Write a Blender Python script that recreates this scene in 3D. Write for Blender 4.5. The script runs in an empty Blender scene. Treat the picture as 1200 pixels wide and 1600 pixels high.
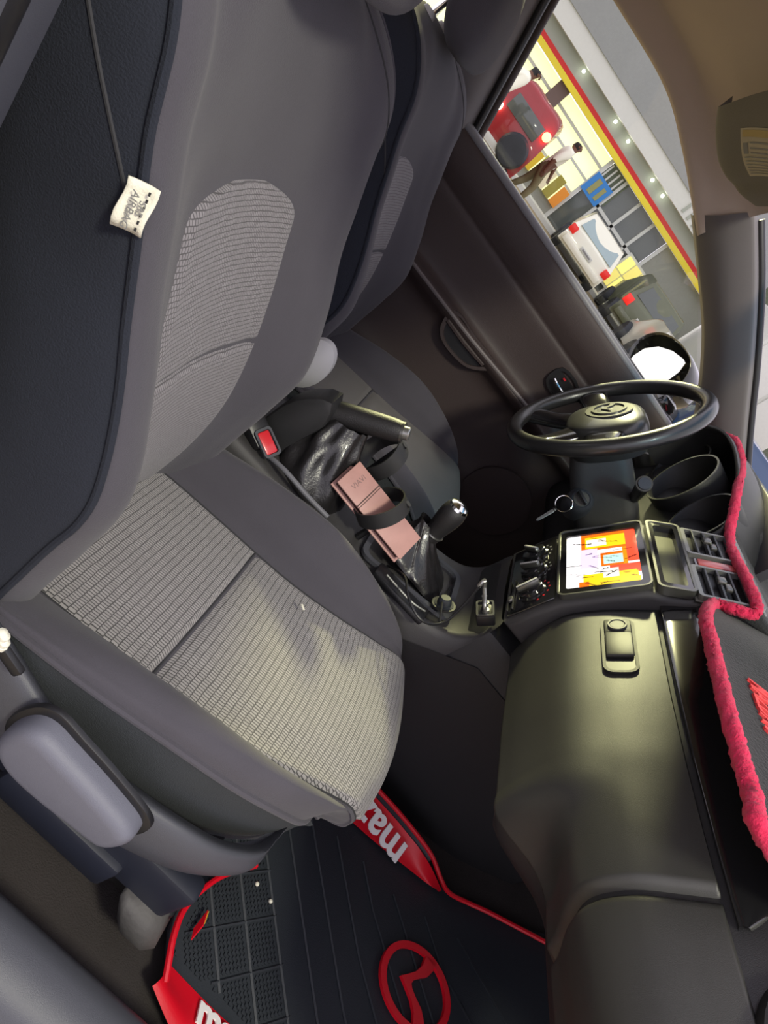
import bpy, bmesh, math, random
import numpy as np
from mathutils import Vector as V, Matrix
random.seed(4); rng = np.random.default_rng(4)
S = bpy.context.scene; COL = S.collection
# ------------------------------------------------------------------ camera (x forward in the car, y to its left, z up)
F = 1069.73
CAMR = np.array([[0.619, 0.76, 0.198], [0.241, -0.424, 0.873], [0.748, -0.493, -0.445]])
_u, _s, _v = np.linalg.svd(CAMR); CAMR = _u @ _v
CAMC = np.array([0.066, -1.003, 0.817])
cd = bpy.data.cameras.new('camera'); cam = bpy.data.objects.new('camera', cd); COL.objects.link(cam)
cd.sensor_fit = 'VERTICAL'; cd.sensor_height = 36.0; cd.lens = F / 1600 * 36.0; cd.clip_start = 0.02
R = np.column_stack([CAMR[:, 0], -CAMR[:, 1], -CAMR[:, 2]])
cam.matrix_world = Matrix(((*R[0], CAMC[0]), (*R[1], CAMC[1]), (*R[2], CAMC[2]), (0, 0, 0, 1)))
S.camera = cam
def P(px, py, ax, v):                 # the place on a real plane of the car (x, y or z = v) seen at a photo pixel
    a = 'xyz'.index(ax); r = CAMR @ np.array([(px - 600) / F, (py - 800) / F, 1.0])
    return V(CAMC + r * ((v - CAMC[a]) / r[a]))
# ------------------------------------------------------------------ world, lamps, exposure
W = bpy.data.worlds.new('sky'); S.world = W; W.use_nodes = True
wb = W.node_tree.nodes['Background']; wb.inputs[0].default_value = (0.83, 0.78, 0.90, 1); wb.inputs[1].default_value = 0.88
def area(name, loc, to, size, power, col):
    l = bpy.data.lights.new(name, 'AREA'); l.size = size; l.energy = power; l.color = col
    o = bpy.data.objects.new(name, l); COL.objects.link(o); o.location = loc
    o.rotation_euler = (V(to) - V(loc)).to_track_quat('-Z', 'Y').to_euler(); return o
area('forecourt_lamp', (0.9, -2.3, 3.1), (0.3, -0.3, 0.3), 0.45, 45, (1.0, 0.97, 0.78))
area('canopy_lamp', (-2.0, 5.8, 3.25), (0.45, -0.3, 0.4), 0.45, 460, (1.0, 0.95, 0.50))
S.view_settings.view_transform = 'Standard'; S.view_settings.look = 'None'
S.view_settings.exposure = 0.98; S.view_settings.gamma = 1.0; S.view_settings.use_curve_mapping = False
# ------------------------------------------------------------------ materials
MATS = {}
def srgb(r, g, b):
    f = lambda c: (c / 12.92 if c <= .04045 else ((c + .055) / 1.055) ** 2.4)
    return (f(r / 255), f(g / 255), f(b / 255), 1)
def mat(name, col, rough=.5, metal=0, bump=0, scale=300, coat=0, var=0, spec=.5, sheen=0, emit=0, emcol=None):
    m = bpy.data.materials.new(name); m.use_nodes = True; n = m.node_tree.nodes; L = m.node_tree.links
    b = n['Principled BSDF']; c = col if len(col) == 4 else (*col, 1)
    b.inputs['Base Color'].default_value = c; b.inputs['Roughness'].default_value = rough; b.inputs['Metallic'].default_value = metal
    b.inputs['Coat Weight'].default_value = coat; b.inputs['Specular IOR Level'].default_value = spec; b.inputs['Sheen Weight'].default_value = sheen
    if emit: b.inputs['Emission Color'].default_value = emcol or c; b.inputs['Emission Strength'].default_value = emit
    if bump or var:
        tc = n.new('ShaderNodeTexCoord'); nz = n.new('ShaderNodeTexNoise'); nz.inputs['Scale'].default_value = scale; nz.inputs['Detail'].default_value = 4
        L.new(tc.outputs['Object'], nz.inputs['Vector'])
        if bump:
            bp = n.new('ShaderNodeBump'); bp.inputs['Strength'].default_value = bump; bp.inputs['Distance'].default_value = .002
            L.new(nz.outputs['Fac'], bp.inputs['Height']); L.new(bp.outputs['Normal'], b.inputs['Normal'])
        if var:
            n2 = n.new('ShaderNodeTexNoise'); n2.inputs['Scale'].default_value = 14; n2.inputs['Detail'].default_value = 6
            L.new(tc.outputs['Object'], n2.inputs['Vector'])
            mx = n.new('ShaderNodeMix'); mx.data_type = 'RGBA'; mx.inputs['A'].default_value = tuple(x * (1 - var) for x in c[:3]) + (1,)
            mx.inputs['B'].default_value = tuple(min(1, x * (1 + var)) for x in c[:3]) + (1,)
            L.new(n2.outputs['Fac'], mx.inputs['Factor']); L.new(mx.outputs['Result'], b.inputs['Base Color'])
    MATS[name] = m; return m
def ribbed(name, light, dark, row, dash, rough=.9):
    m = mat(name, light, rough, sheen=.15); n = m.node_tree.nodes; L = m.node_tree.links; b = n['Principled BSDF']
    uv = n.new('ShaderNodeUVMap'); nz = n.new('ShaderNodeTexNoise'); nz.inputs['Scale'].default_value = 60; nz.inputs['Detail'].default_value = 2
    mxv = n.new('ShaderNodeMixRGB'); mxv.blend_type = 'LINEAR_LIGHT'; mxv.inputs[0].default_value = .0012
    L.new(uv.outputs[0], nz.inputs['Vector']); L.new(uv.outputs[0], mxv.inputs[1]); L.new(nz.outputs['Color'], mxv.inputs[2])
    br = n.new('ShaderNodeTexBrick'); br.offset = .5; br.inputs['Scale'].default_value = 1
    br.inputs['Brick Width'].default_value = dash; br.inputs['Row Height'].default_value = row; br.inputs['Mortar Size'].default_value = dash * .2
    br.inputs['Mortar Smooth'].default_value = .6
    br.inputs['Color1'].default_value = (*light, 1); br.inputs['Color2'].default_value = tuple(c * .85 for c in light) + (1,); br.inputs['Mortar'].default_value = (*dark, 1)
    L.new(mxv.outputs[0], br.inputs['Vector']); L.new(br.outputs['Color'], b.inputs['Base Color'])
    bp = n.new('ShaderNodeBump'); bp.inputs['Strength'].default_value = .5; bp.inputs['Distance'].default_value = .0012; bp.invert = True
    L.new(br.outputs['Fac'], bp.inputs['Height']); L.new(bp.outputs['Normal'], b.inputs['Normal'])
    return m
def glassy(name, tint, gloss=.08):
    m = bpy.data.materials.new(name); m.use_nodes = True; n = m.node_tree.nodes; L = m.node_tree.links; n.clear()
    o = n.new('ShaderNodeOutputMaterial'); t = n.new('ShaderNodeBsdfTransparent'); g = n.new('ShaderNodeBsdfGlossy'); x = n.new('ShaderNodeMixShader')
    t.inputs[0].default_value = (*tint, 1); g.inputs['Roughness'].default_value = .02; x.inputs[0].default_value = gloss
    L.new(t.outputs[0], x.inputs[1]); L.new(g.outputs[0], x.inputs[2]); L.new(x.outputs[0], o.inputs[0]); return m
fab = mat('seat_cloth', (.058, .054, .066), .95, bump=.35, scale=900, sheen=.1, var=.12)
fab_side = mat('seat_side_cloth', (.012, .015, .025), .95, bump=.5, scale=700, var=.12)
fab_low = mat('cushion_side_cloth', (.032, .036, .040), .95, bump=.5, scale=700, var=.12)
ins = ribbed('seat_rib_cloth', (.30, .285, .285), (.055, .053, .055), .0092, .0036)
ins2 = ribbed('seat_back_rib_cloth', (.235, .22, .235), (.075, .07, .075), .0052, .0036)
seamm = mat('seam_thread', (.03, .03, .034), .9)
pl = mat('soft_dark_plastic', (.018, .018, .019), .45, bump=.25, scale=1400)
pl2 = mat('grey_plastic', (.055, .057, .068), .42, bump=.2, scale=1400)
plb = mat('console_plastic', (.048, .046, .047), .5, bump=.25, scale=1400)
blk = mat('black_plastic', (.010, .010, .012), .4)
gls = mat('gloss_black', (.012, .012, .013), .12, coat=.5)
leather = mat('black_leatherette', (.018, .017, .018), .5, bump=.3, scale=500)
glove_l = mat('gaiter_leather', (.014, .013, .014), .30, bump=.25, scale=300, coat=.2)
wheelm = mat('wheel_leather', (.02, .02, .021), .3, bump=.15, scale=900, coat=.2)
chrome = mat('chrome', (.8, .8, .78), .12, 1)
silver = mat('satin_silver', (.34, .34, .33), .32, .8)
dgl = mat('dark_satin_metal', (.16, .16, .15), .28, .75)
redbtn = mat('red_plastic', srgb(205, 40, 50), .35, coat=.3)
rub = mat('black_rubber', (.016, .02, .026), .55, bump=.2, scale=500)
rubr = mat('mat_red_rubber', srgb(205, 12, 34), .4, bump=.1, scale=400)
white = mat('white_print', (.85, .84, .82), .5)
fleece = mat('crimson_fleece', srgb(205, 32, 76), .95, bump=.9, scale=420, sheen=.1, var=.25)
felt = mat('black_felt', (.012, .013, .0135), .98, bump=.9, scale=330, sheen=.1, var=.5)
thread = mat('red_thread', srgb(225, 70, 70), .7)
carpet = mat('floor_carpet', (.030, .025, .024), .98, bump=.8, scale=500, var=.4)
headl = mat('headliner_cloth', (.60, .50, .43), .95, bump=.3, scale=900)
pillarm = mat('pillar_trim', (.15, .138, .14), .6, bump=.2, scale=1200)
doorm = mat('door_panel_vinyl', (.048, .033, .032), .55, bump=.3, scale=900)
doorc = mat('door_panel_cloth', (.060, .044, .043), .9, bump=.4, scale=900)
tan = mat('tan_folio', (.46, .25, .22), .5, bump=.2, scale=200, var=.35)
tand = mat('folio_edge', (.05, .025, .02), .6)
cream = mat('cream_cloth_label', (.72, .70, .58), .85, bump=.3, scale=600)
ink = mat('grey_ink', (.25, .25, .24), .7)
wplastic = mat('pale_plastic', (.62, .62, .62), .4)
glass = glassy('side_glass', (.95, .97, .93), .05)
wind = glassy('windscreen_glass', (.90, .93, .86), .06)
mirrorm = mat('mirror_glass', (.85, .84, .74), .06, 1)
# ------------------------------------------------------------------ mesh helpers
def worldloc(o):
    p = V((0, 0, 0))
    while o is not None: p = p + o.location; o = o.parent
    return p
def M(name, vs, fs, m, parent=None, smooth=40, uv=None, kind=None, label=None, mi=None):
    off = worldloc(parent) if parent is not None else V((0, 0, 0))
    me = bpy.data.meshes.new(name); me.from_pydata([tuple(V(v) - off) for v in vs], [], fs)
    for mm in (m if isinstance(m, (list, tuple)) else [m]): me.materials.append(mm)
    if mi is not None: me.polygons.foreach_set('material_index', mi)
    if uv is not None:
        l = me.uv_layers.new(name='uv'); d = np.array([uv[lp.vertex_index] for lp in me.loops], dtype=float); l.data.foreach_set('uv', d.ravel())
    if smooth:
        me.polygons.foreach_set('use_smooth', [True] * len(me.polygons)); me.set_sharp_from_angle(angle=math.radians(smooth))
    me.update(); o = bpy.data.objects.new(name, me); COL.objects.link(o)
    if parent is not None: o.parent = parent
    if kind: o['kind'] = kind
    if label: o['label'] = label
    return o
def thing(name, label, cat, loc=(0, 0, 0), group=None):
    o = bpy.data.objects.new(name, None); COL.objects.link(o); o.location = loc; o.empty_display_size = .05
    o['label'] = label; o['category'] = cat
    if group: o['group'] = group
    return o
def tag(o, label, cat, group=None):
    o['label'] = label; o['category'] = cat
    if group: o['group'] = group
    return o
def setting(name, loc=(0, 0, 0)):
    o = bpy.data.objects.new(name, None); COL.objects.link(o); o.location = loc; o['kind'] = 'structure'; return o
def frame(o, a, b):                   # local axes a (right), b (up the surface), n = a x b
    a = V(a).normalized(); n = a.cross(V(b)).normalized(); b = n.cross(a)
    return Matrix(((a.x, b.x, n.x, o[0]), (a.y, b.y, n.y, o[1]), (a.z, b.z, n.z, o[2]), (0, 0, 0, 1)))
I4 = Matrix.Identity(4)
class G:                              # gathers shapes into one mesh
    def __init__(s): s.v = []; s.f = []
    def add(s, vs, fs, T=I4):
        k = len(s.v); s.v += [T @ V(v) for v in vs]; s.f += [[i + k for i in f] for f in fs]; return s
    def bm(s, bm, T=I4):
        bm.verts.ensure_lookup_table(); bm.verts.index_update()
        s.add([v.co.copy() for v in bm.verts], [[v.index for v in f.verts] for f in bm.faces], T); bm.free(); return s
    def box(s, c, d, T=I4, bev=0, seg=2):
        bm = bmesh.new(); bmesh.ops.create_cube(bm, size=1); bmesh.ops.scale(bm, vec=d, verts=bm.verts)
        if bev: bmesh.ops.bevel(bm, geom=list(bm.edges), offset=min(bev, min(d) * .49), segments=seg, profile=.5, affect='EDGES')
        return s.bm(bm, T @ Matrix.Translation(c))
    def prism(s, poly, h, T=I4, bev=0, seg=2):       # polygon in local xy, from z=0 to h
        bm = bmesh.new(); vs = [bm.verts.new((p[0], p[1], 0)) for p in poly]; f = bm.faces.new(vs)
        r = bmesh.ops.extrude_face_region(bm, geom=[f]); tv = [e for e in r['geom'] if isinstance(e, bmesh.types.BMVert)]
        bmesh.ops.translate(bm, vec=(0, 0, h), verts=tv); bmesh.ops.recalc_face_normals(bm, faces=bm.faces)
        if bev:
            es = [e for e in bm.edges if all(v in tv for v in e.verts)]
            bmesh.ops.bevel(bm, geom=es, offset=bev, segments=seg, profile=.5, affect='EDGES')
        return s.bm(bm, T)
    def tube(s, pts, r, n=10, closed=False, sub=4, cap=True):
        pts = [V(p) for p in pts]; rs = r if isinstance(r, (list, tuple)) else [r] * len(pts)
        if sub > 1:
            q = []; rr = []; N = len(pts)
            for i in range(N if closed else N - 1):
                g = lambda k: pts[k % N] if closed else pts[max(0, min(N - 1, k))]
                for j in range(sub):
                    t = j / sub; q.append(cr(g(i - 1), g(i), g(i + 1), g(i + 2), t)); rr.append(rs[i] * (1 - t) + rs[(i + 1) % N] * t)
            if not closed: q.append(pts[-1]); rr.append(rs[-1])
            pts, rs = q, rr
        N = len(pts); up = V((.13, .27, .95)); vs = []; prev = None
        for i in range(N):
            d = (pts[(i + 1) % N] - pts[i - 1]) if closed else (pts[min(N - 1, i + 1)] - pts[max(0, i - 1)])
            d.normalize(); a = (prev - d * prev.dot(d)) if prev is not None else d.cross(up)
            a.normalize(); prev = a; b = d.cross(a)
            vs += [pts[i] + (a * math.cos(2 * math.pi * k / n) + b * math.sin(2 * math.pi * k / n)) * rs[i] for k in range(n)]
        fs = []
        for i in range(N if closed else N - 1):
            j = (i + 1) % N
            fs += [[i * n + k, i * n + (k + 1) % n, j * n + (k + 1) % n, j * n + k] for k in range(n)]
        if not closed and cap: fs += [list(range(n))[::-1], [(N - 1) * n + k for k in range(n)]]
        return s.add(vs, fs)
    def lathe(s, prof, T=I4, n=24, sy=1, cap=True):            # prof of (radius, height) turned about local z
        vs = []; fs = []
        for r, h in prof: vs += [(r * math.cos(2 * math.pi * k / n), sy * r * math.sin(2 * math.pi * k / n), h) for k in range(n)]
        for i in range(len(prof) - 1): fs += [[i * n + k, i * n + (k + 1) % n, (i + 1) * n + (k + 1) % n, (i + 1) * n + k] for k in range(n)]
        if cap: fs += [list(range(n))[::-1], [(len(prof) - 1) * n + k for k in range(n)]]
        return s.add(vs, fs, T)
    def grid(s, rows, close=False):
        k = len(s.v); nr = len(rows); nc = len(rows[0]); s.v += [V(p) for r in rows for p in r]
        for i in range(nr - 1):
            for j in range(nc if close else nc - 1):
                j2 = (j + 1) % nc; s.f.append([k + i * nc + j, k + i * nc + j2, k + (i + 1) * nc + j2, k + (i + 1) * nc + j])
        return s
    def build(s, name, m, parent=None, **kw): return M(name, s.v, s.f, m, parent, **kw)
def cr(a, b, c, d, t): return 0.5 * ((2 * b) + (c - a) * t + (2 * a - 5 * b + 4 * c - d) * t * t + (3 * b - a - 3 * c + d) * t ** 3)
class Patch:                          # smooth surface through a grid of points
    def __init__(s, rows): s.c = np.array([[tuple(p) for p in r] for r in rows], float)
    def at(s, u, v):
        nv, nu = s.c.shape[:2]
        def row(i): 
            i = max(0, min(nv - 1, i)); k = int(min(max(math.floor(u), 0), nu - 2)); t = u - k
            g = lambda j: s.c[i, max(0, min(nu - 1, j))]
            return cr(g(k - 1), g(k), g(k + 1), g(k + 2), t)
        k = int(min(max(math.floor(v), 0), nv - 2)); return cr(row(k - 1), row(k), row(k + 1), row(k + 2), v - k)
    def n(s, u, v, e=.02):
        a = s.at(u + e, v) - s.at(u - e, v); b = s.at(u, v + e) - s.at(u, v - e); c = np.cross(a, b); return c / (np.linalg.norm(c) + 1e-12)
    def mesh(s, name, m, parent, u0, u1, v0, v1, nu, nv, puff=0, sign=1, uvax=1, kw={}, edge=.12):
        vs = []; uv = []; fs = []; acc = 0; last = None; sm = lambda x: x * x * (3 - 2 * x)
        for i in range(nv + 1):
            b = i / nv; v = v0 + (v1 - v0) * b; mid = s.at((u0 + u1) / 2, v)
            if last is not None: acc += np.linalg.norm(mid - last)
            last = mid
            for j in range(nu + 1):
                a = j / nu; u = u0 + (u1 - u0) * a; p = s.at(u, v)
                if puff:
                    e = min(1, min(a, 1 - a) / edge, min(b, 1 - b) / edge); p = p + s.n(u, v) * sign * (puff * sm(e) - .0015)
                vs.append(p); uv.append((p[uvax], acc))
        q = nu + 1
        for i in range(nv):
            for j in range(nu): fs.append([i * q + j, i * q + j + 1, (i + 1) * q + j + 1, (i + 1) * q + j])
        return M(name, vs, fs, m, parent, smooth=60, uv=uv, **kw)
    def iso(s, us, vs_, off=0, sign=1): return [V(s.at(u, v) + s.n(u, v) * off * sign) for u, v in zip(us, vs_)]
def lin(a, b, n): return [a + (b - a) * i / (n - 1) for i in range(n)]
def proj(p): c = (np.array(p, float) - CAMC) @ CAMR; return c[:2] / c[2] * F + np.array([600, 800])
def Pn(px, py, o, n):                 # same for a slanted plane through o with normal n
    r = V(CAMR @ np.array([(px - 600) / F, (py - 800) / F, 1.0])); c = V(CAMC); return c + r * ((V(o) - c).dot(V(n)) / r.dot(V(n)))
def letters(name, txt, size, T, m, parent, depth=.001, bold=0, **kw):
    c = bpy.data.curves.new(name, 'FONT'); c.body = txt; c.size = size; c.extrude = depth; c.offset = bold; c.resolution_u = 3; c.align_x = kw.pop('align', 'LEFT')
    sp = kw.pop('space', None)
    if sp: c.space_character = sp
    o = bpy.data.objects.new(name, c); COL.objects.link(o); dg = bpy.context.evaluated_depsgraph_get(); me = o.evaluated_get(dg).to_mesh()
    vs = [T @ v.co for v in me.vertices]; fs = [list(p.vertices) for p in me.polygons]; o.evaluated_get(dg).to_mesh_clear()
    bpy.data.objects.remove(o); bpy.data.curves.remove(c)
    return M(name, vs, fs, m, parent, smooth=0, **kw)
def rrect(w, h, r, n=5, cx=0, cy=0):
    out = []
    for (sx, sy, a0) in ((1, 1, 0), (-1, 1, 90), (-1, -1, 180), (1, -1, 270)):
        for k in range(n + 1):
            a = math.radians(a0 + 90 * k / n); out.append((cx + sx * (w / 2 - r) + r * math.cos(a), cy + sy * (h / 2 - r) + r * math.sin(a)))
    return out
def ring_prism(g, outer, inner, h, T=I4):
    n = len(outer); vs = [(*p, 0) for p in outer] + [(*p, h) for p in outer] + [(*p, h) for p in inner] + [(*p, 0) for p in inner]; fs = []
    for k in range(n):
        j = (k + 1) % n
        for a in range(4): b = (a + 1) % 4; fs.append([a * n + k, a * n + j, b * n + j, b * n + k])
    return g.add(vs, fs, T)
def dup(o, off, parent=None):
    c = o.copy(); COL.objects.link(c)
    if parent is None: c.location = o.location + V(off)
    else: c.parent = parent
    for ch in list(o.children): dup(ch, off, c)
    return c
XZ = lambda y: Matrix(((1, 0, 0, 0), (0, 0, -1, y), (0, 1, 0, 0), (0, 0, 0, 1)))   # local (x,y)->(x,z), extrudes towards -y
XY = lambda z: Matrix.Translation((0, 0, z))
# ================================================================== the car's shell
g = G(); xs = [-1.6, -.6, -.3, 0, .4, .75, .9, 1.0, 1.12, 1.25]; zs = [0, 0, 0, 0, 0, 0, .03, .09, .20, .34]
g.grid([[(x, y, z - .012 + .004 * math.sin(9 * x + 7 * y)) for y in lin(-.665, .69, 12)] for x, z in zip(xs, zs)])
g.build('floor', carpet, kind='structure', smooth=60)
g = G(); prof = [(-.650, -.01), (-.668, .045), (-.674, .072), (-.684, .086), (-.700, .091), (-.728, .088), (-.745, .078), (-.765, .03), (-.785, -.10)]
g.grid([[(x, y, z) for y, z in prof] for x in lin(-.5, 1.3, 10)]); g.build('trim_1', pl2, kind='structure', smooth=60)
# right centre pillar of the open passenger door
g = G(); rows = []
for z, dx in ((0, .0), (.2, 0), (.45, -.005), (.6, -.012), (.75, -.03), (.95, -.07), (1.1, -.11)):
    dx += .012; rows.append([(-.34 + dx, -.79, z), (-.105 + dx, -.785, z), (-.086 + dx, -.77, z), (-.092 + dx, -.75, z), (-.12 + dx, -.72, z), (-.135 + dx, -.66, z), (-.17 + dx, -.645, z), (-.34 + dx, -.64, z)])
g.grid(rows); g.build('trim_3', mat('pillar_grey', (.12, .125, .145), .5, bump=.2, scale=1200), kind='structure', smooth=60)
g = G(); g.tube([(-.110, -.725, .02), (-.110, -.725, .45), (-.122, -.725, .62), (-.145, -.725, .78), (-.215, -.725, 1.08)], .014); g.build('trim_4', blk, kind='structure')
# rear of the cabin: closed rear door on the near side, far rear door with its window, back bench
g = G(); g.box((-.95, -.70, .32), (1.1, .06, .80), bev=.02); g.build('wall_right', doorm, kind='structure')
wl = setting('wall_left', (-.95, .7, .3))
g = G(); g.box((-.98, .72, .33), (1.2, .06, .78), bev=.02); g.build('door_panel', doorm, wl)
g = G(); g.box((-.98, .70, .725), (1.2, .05, .02), bev=.008); g.build('sill_moulding', blk, wl)
g = G(); g.add([(-.40, .70, .73), (-1.4, .70, .73), (-1.3, .62, 1.02), (-.44, .62, 1.02)], [[0, 1, 2, 3]]); g.build('window_3', glass, kind='structure', smooth=0)
g = G(); g.box((-1.62, 0, .33), (.06, 1.36, .72)); g.build('wall_back', doorm, kind='structure')
# left centre pillar, between the far front and rear windows
e0, e1 = P(737, 206, 'y', .68), P(846, 4, 'y', .63)
rows = []
for t in (-.9, -.3, 0, .35, .7, 1, 1.15):
    e = e0 + (e1 - e0) * t; rows.append([(e.x - .002, e.y + .045, e.z), (e.x - .012, e.y + .008, e.z), (e.x - .04, e.y - .018, e.z), (e.x - .09, e.y - .022, e.z + .002), (e.x - .13, e.y - .012, e.z), (e.x - .165, e.y + .01, e.z), (e.x - .18, e.y + .05, e.z)])
pt_ = Patch(rows); pt_.mesh('trim_5', pillarm, None, 0, 6, 0, 6, 24, 24, kw=dict(kind='structure'))
for nm, off, mm in (('trim_6', .0, blk), ('trim_7', .022, doorm)):
    g = G(); g.tube([e0 + (e1 - e0) * t + V((.002 + off * .6, .02 + off, 0)) for t in lin(-.05, 1.2, 6)], .009); g.build(nm, mm, kind='structure')
# headliner
rows = []
for x, e, r in ((-1.6, .95, 1.06), (-.9, 1.02, 1.115), (-.45, 1.035, 1.125), (-.14, 1.038, 1.125), (.035, 1.036, 1.12), (.15, 1.008, 1.112), (.264, .968, 1.10), (.31, .950, 1.093)):
    rows.append([(x, .66, e + .015), (x, .625, e + .002), (x, .605, e), (x, .590, e + .010), (x + .006, .568, e + .045), (x + .022, .53, e + .65 * (r - e)), (x + .03, .45, r - .018), (x + .03, .25, r), (x + .03, -.2, r), (x + .03, -.48, r - .03), (x, -.56, r - .07)])
Patch(rows).mesh('ceiling', headl, None, 0, 10, 0, 7, 60, 50, kw=dict(kind='structure'))
# left windscreen pillar trim, from the headliner seam to the dashboard
outer = [(.268, .962), (.37, .918), (.48, .868), (.579, .808), (.674, .738), (.735, .69)]
inner = [P(1182, 338, 'y', .545), P(1183, 450, 'y', .545), P(1177, 560, 'y', .545), P(1168, 650, 'y', .545), P(1163, 712, 'y', .545), P(1160, 790, 'y', .545)]
rows = []
for (x, z), q in zip(outer, inner):
    o = V((x, .61, z)); m_ = (o + q) / 2
    rows.append([o + V((.004, .05, .004)), o + V((.004, .012, .002)), o + V((.005, -.006, .005)), m_ + V((-.006, -.016, -.006)), q + V((-.014, -.004, -.006)), q, q + V((.012, .02, .006)), q + V((.03, .05, .012))])
Patch(rows).mesh('trim_8', pillarm, None, 0, 7, 0, 5, 28, 30, kw=dict(kind='structure'))
g = G(); g.tube([q + V((.012, .012, .004)) for q in inner], .009); g.build('trim_9', blk, kind='structure')
# glass
arch = [(-.20, .70), (.62, .69), (.72, .70), (.66, .75), (.579, .815), (.48, .872), (.37, .925), (.264, .972), (.15, 1.012), (.035, 1.042), (-.14, 1.045), (-.24, 1.04)]
g = G(); g.add([(x, .735 - (z - .7) * .28, z) for x, z in arch], [list(range(len(arch)))]); g.build('window_1', glass, kind='structure', smooth=0)
rows = []
for t in lin(0, 1, 8): rows.append([(.44 + .70 * t + .10 * (1 - s * s) + .02 - .12 * s * s * (1 - t) * 0, s * (.50 + .12 * t), 1.085 - .375 * t - .03 * s * s * (1 - t)) for s in lin(-1, 1, 15)])
w2 = setting('window_2', (.8, 0, .9)); g = G(); g.grid(rows[1:]); g.build('pane', wind, w2, smooth=60)
g = G(); g.grid(rows[:2]); g.build('tint_band', glassy('blue_tint', (.10, .30, .45), .05), w2, smooth=60, label='dark blue tinted band along the top')
# ================================================================== front seats
SY = -.36
ps = thing('passenger_seat', 'near black cloth car seat with ribbed grey panels, cream side tag and recline lever', 'car seat', (.2, SY, 0))
rows = []
for i, (x, yP, yI, fI, fP, zc, zi, zp, zb) in enumerate([(-.08, -.585, -.505, -.225, -.12, .205, .17, .20, .08), (.04, -.596, -.506, -.224, -.115, .240, .196, .245, .09), (.14, -.597, -.508, -.228, -.112, .280, .216, .268, .10), (.24, -.588, -.508, -.228, -.112, .306, .232, .284, .105),
        (.33, -.566, -.499, -.218, -.114, .304, .247, .276, .115), (.415, -.530, -.472, -.190, -.118, .286, .252, .254, .13), (.478, -.492, -.446, -.162, -.126, .258, .246, .224, .145), (.514, -.455, -.428, -.172, -.146, .226, .226, .206, .16), (.531, -.440, -.418, -.186, -.166, .203, .203, .194, .163), (.522, -.438, -.416, -.190, -.172, .180, .180, .178, .163), (.43, -.44, -.42, -.20, -.18, .155, .155, .155, .155)]):
    k = max(0, min(1, (i - 3) / 4)); row = []
    for d, z in ((-.222, zb), (-.252, (zp + zb) / 2), (-.254, zp), (-.238, zp + (zc - zp) * .6 + (.008 if i < 6 else .002)), (-.205, zc), (-.168, zi + (zc - zi) * .55), (-.138, zi), (-.07, zi + .004), (0, zi + .006)):
        for s_ in ((-1, 1) if d else (1,)):
            m_ = abs(d); y = (yI + (fI - yI) * (-s_ * d * -1 + .138) / .276) if m_ < .138 else None
            if y is None: t = (.254 - m_) / .116; y = (yP + (yI - yP) * t) if s_ < 0 else (fP + (fI - fP) * t)
            elif d: y = yI + (fI - yI) * (.138 + s_ * m_) / .276
            row.append((s_ * m_ if d else 0, len(row), (x - .06 * k * (m_ / .25) ** 2.2, y, z - (.04 if s_ > 0 and m_ > .25 and i < 7 else (.022 if s_ > 0 and m_ > .23 and i < 7 else 0)))))
    order = {-.222: 0, -.252: 1, -.254: 2, -.238: 3, -.205: 4, -.168: 5, -.138: 6, -.07: 7, 0: 8, .07: 9, .138: 10, .168: 11, .205: 12, .238: 13, .254: 14, .252: 15, .222: 16}
    rows.append([q[2] for q in sorted(row, key=lambda q: order[round(q[0], 3)])])
cu = Patch(rows); CS = 1 if cu.n(8, 4)[2] > 0 else -1
cu.mesh('seat_cushion', fab, ps, 2, 14, 0, 10, 90, 76)
cu.mesh('cushion_side', fab_low, ps, 0, 2, 0, 10, 12, 66)
cu.mesh('cushion_side', fab_low, ps, 14, 16, 0, 10, 12, 66)
cu.mesh('centre_panel', ins, ps, 6, 10, .1, 2.483, 36, 36, puff=.006, edge=.03, sign=CS)
cu.mesh('centre_panel', ins, ps, 6, 10, 2.49, 7.7, 36, 60, puff=.007, edge=.03, sign=CS)
g = G(); g.tube(cu.iso([2.0] * 24, lin(.5, 8.4, 24), .001, CS), .0042, n=8, sub=3); g.build('piping', fab, ps)
for us_, vs_ in ((lin(6, 10, 9), [2.485] * 9), ([6] * 20, lin(.3, 8, 20)), ([10] * 20, lin(.3, 8, 20))): g = G(); g.tube(cu.iso(us_, vs_, -.0004, CS), .0015, n=6); g.build('stitching', seamm, ps)
rows = []
for z, w, xb, xc, th in [(.13, .84, .025, .0, .10), (.20, .89, .045, .005, .13), (.28, .94, .046, .006, .155), (.35, .97, .045, -.004, .17), (.42, .98, .036, -.028, .18), (.49, .965, -.006, -.060, .175), (.55, .955, -.050, -.092, .165),
        (.60, .975, -.078, -.118, .155), (.65, 1.0, -.106, -.136, .145), (.695, 1.0, -.128, -.154, .135), (.728, .96, -.160, -.178, .12), (.752, .86, -.208, -.215, .10), (.760, .70, -.262, -.262, .07)]:
    r = [(xc - th - .02, 0), (xc - th, -.19), (xb - .125, -.242), (xb - .06, -.254), (xb - .016 + .020 * max(0, min(1, (z - .36) / .16)), -.247), (xb + .004 + .006 * max(0, min(1, (z - .36) / .16)), -.214), (xb - .004 + .10 * (xc - xb), -.176), (xc + .012, -.126), (xc + .003, -.06), (xc, 0)]
    top = max(0, (z - .70) / .06); row = [(x, SY + d * w, z + .012 * top * (1 - (abs(d) / .25) ** 2)) for x, d in r]
    row += [(a, 2 * SY - b, c) for a, b, c in row[-2::-1]]; rows.append(row)
bk = Patch(rows)
bk.mesh('backrest', fab, ps, 4, 14, 0, 12, 80, 90)
bk.mesh('backrest_side', fab_side, ps, 0, 4, 0, 12, 30, 60, kw=dict(label='dark ribbed side cloth'))
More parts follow.
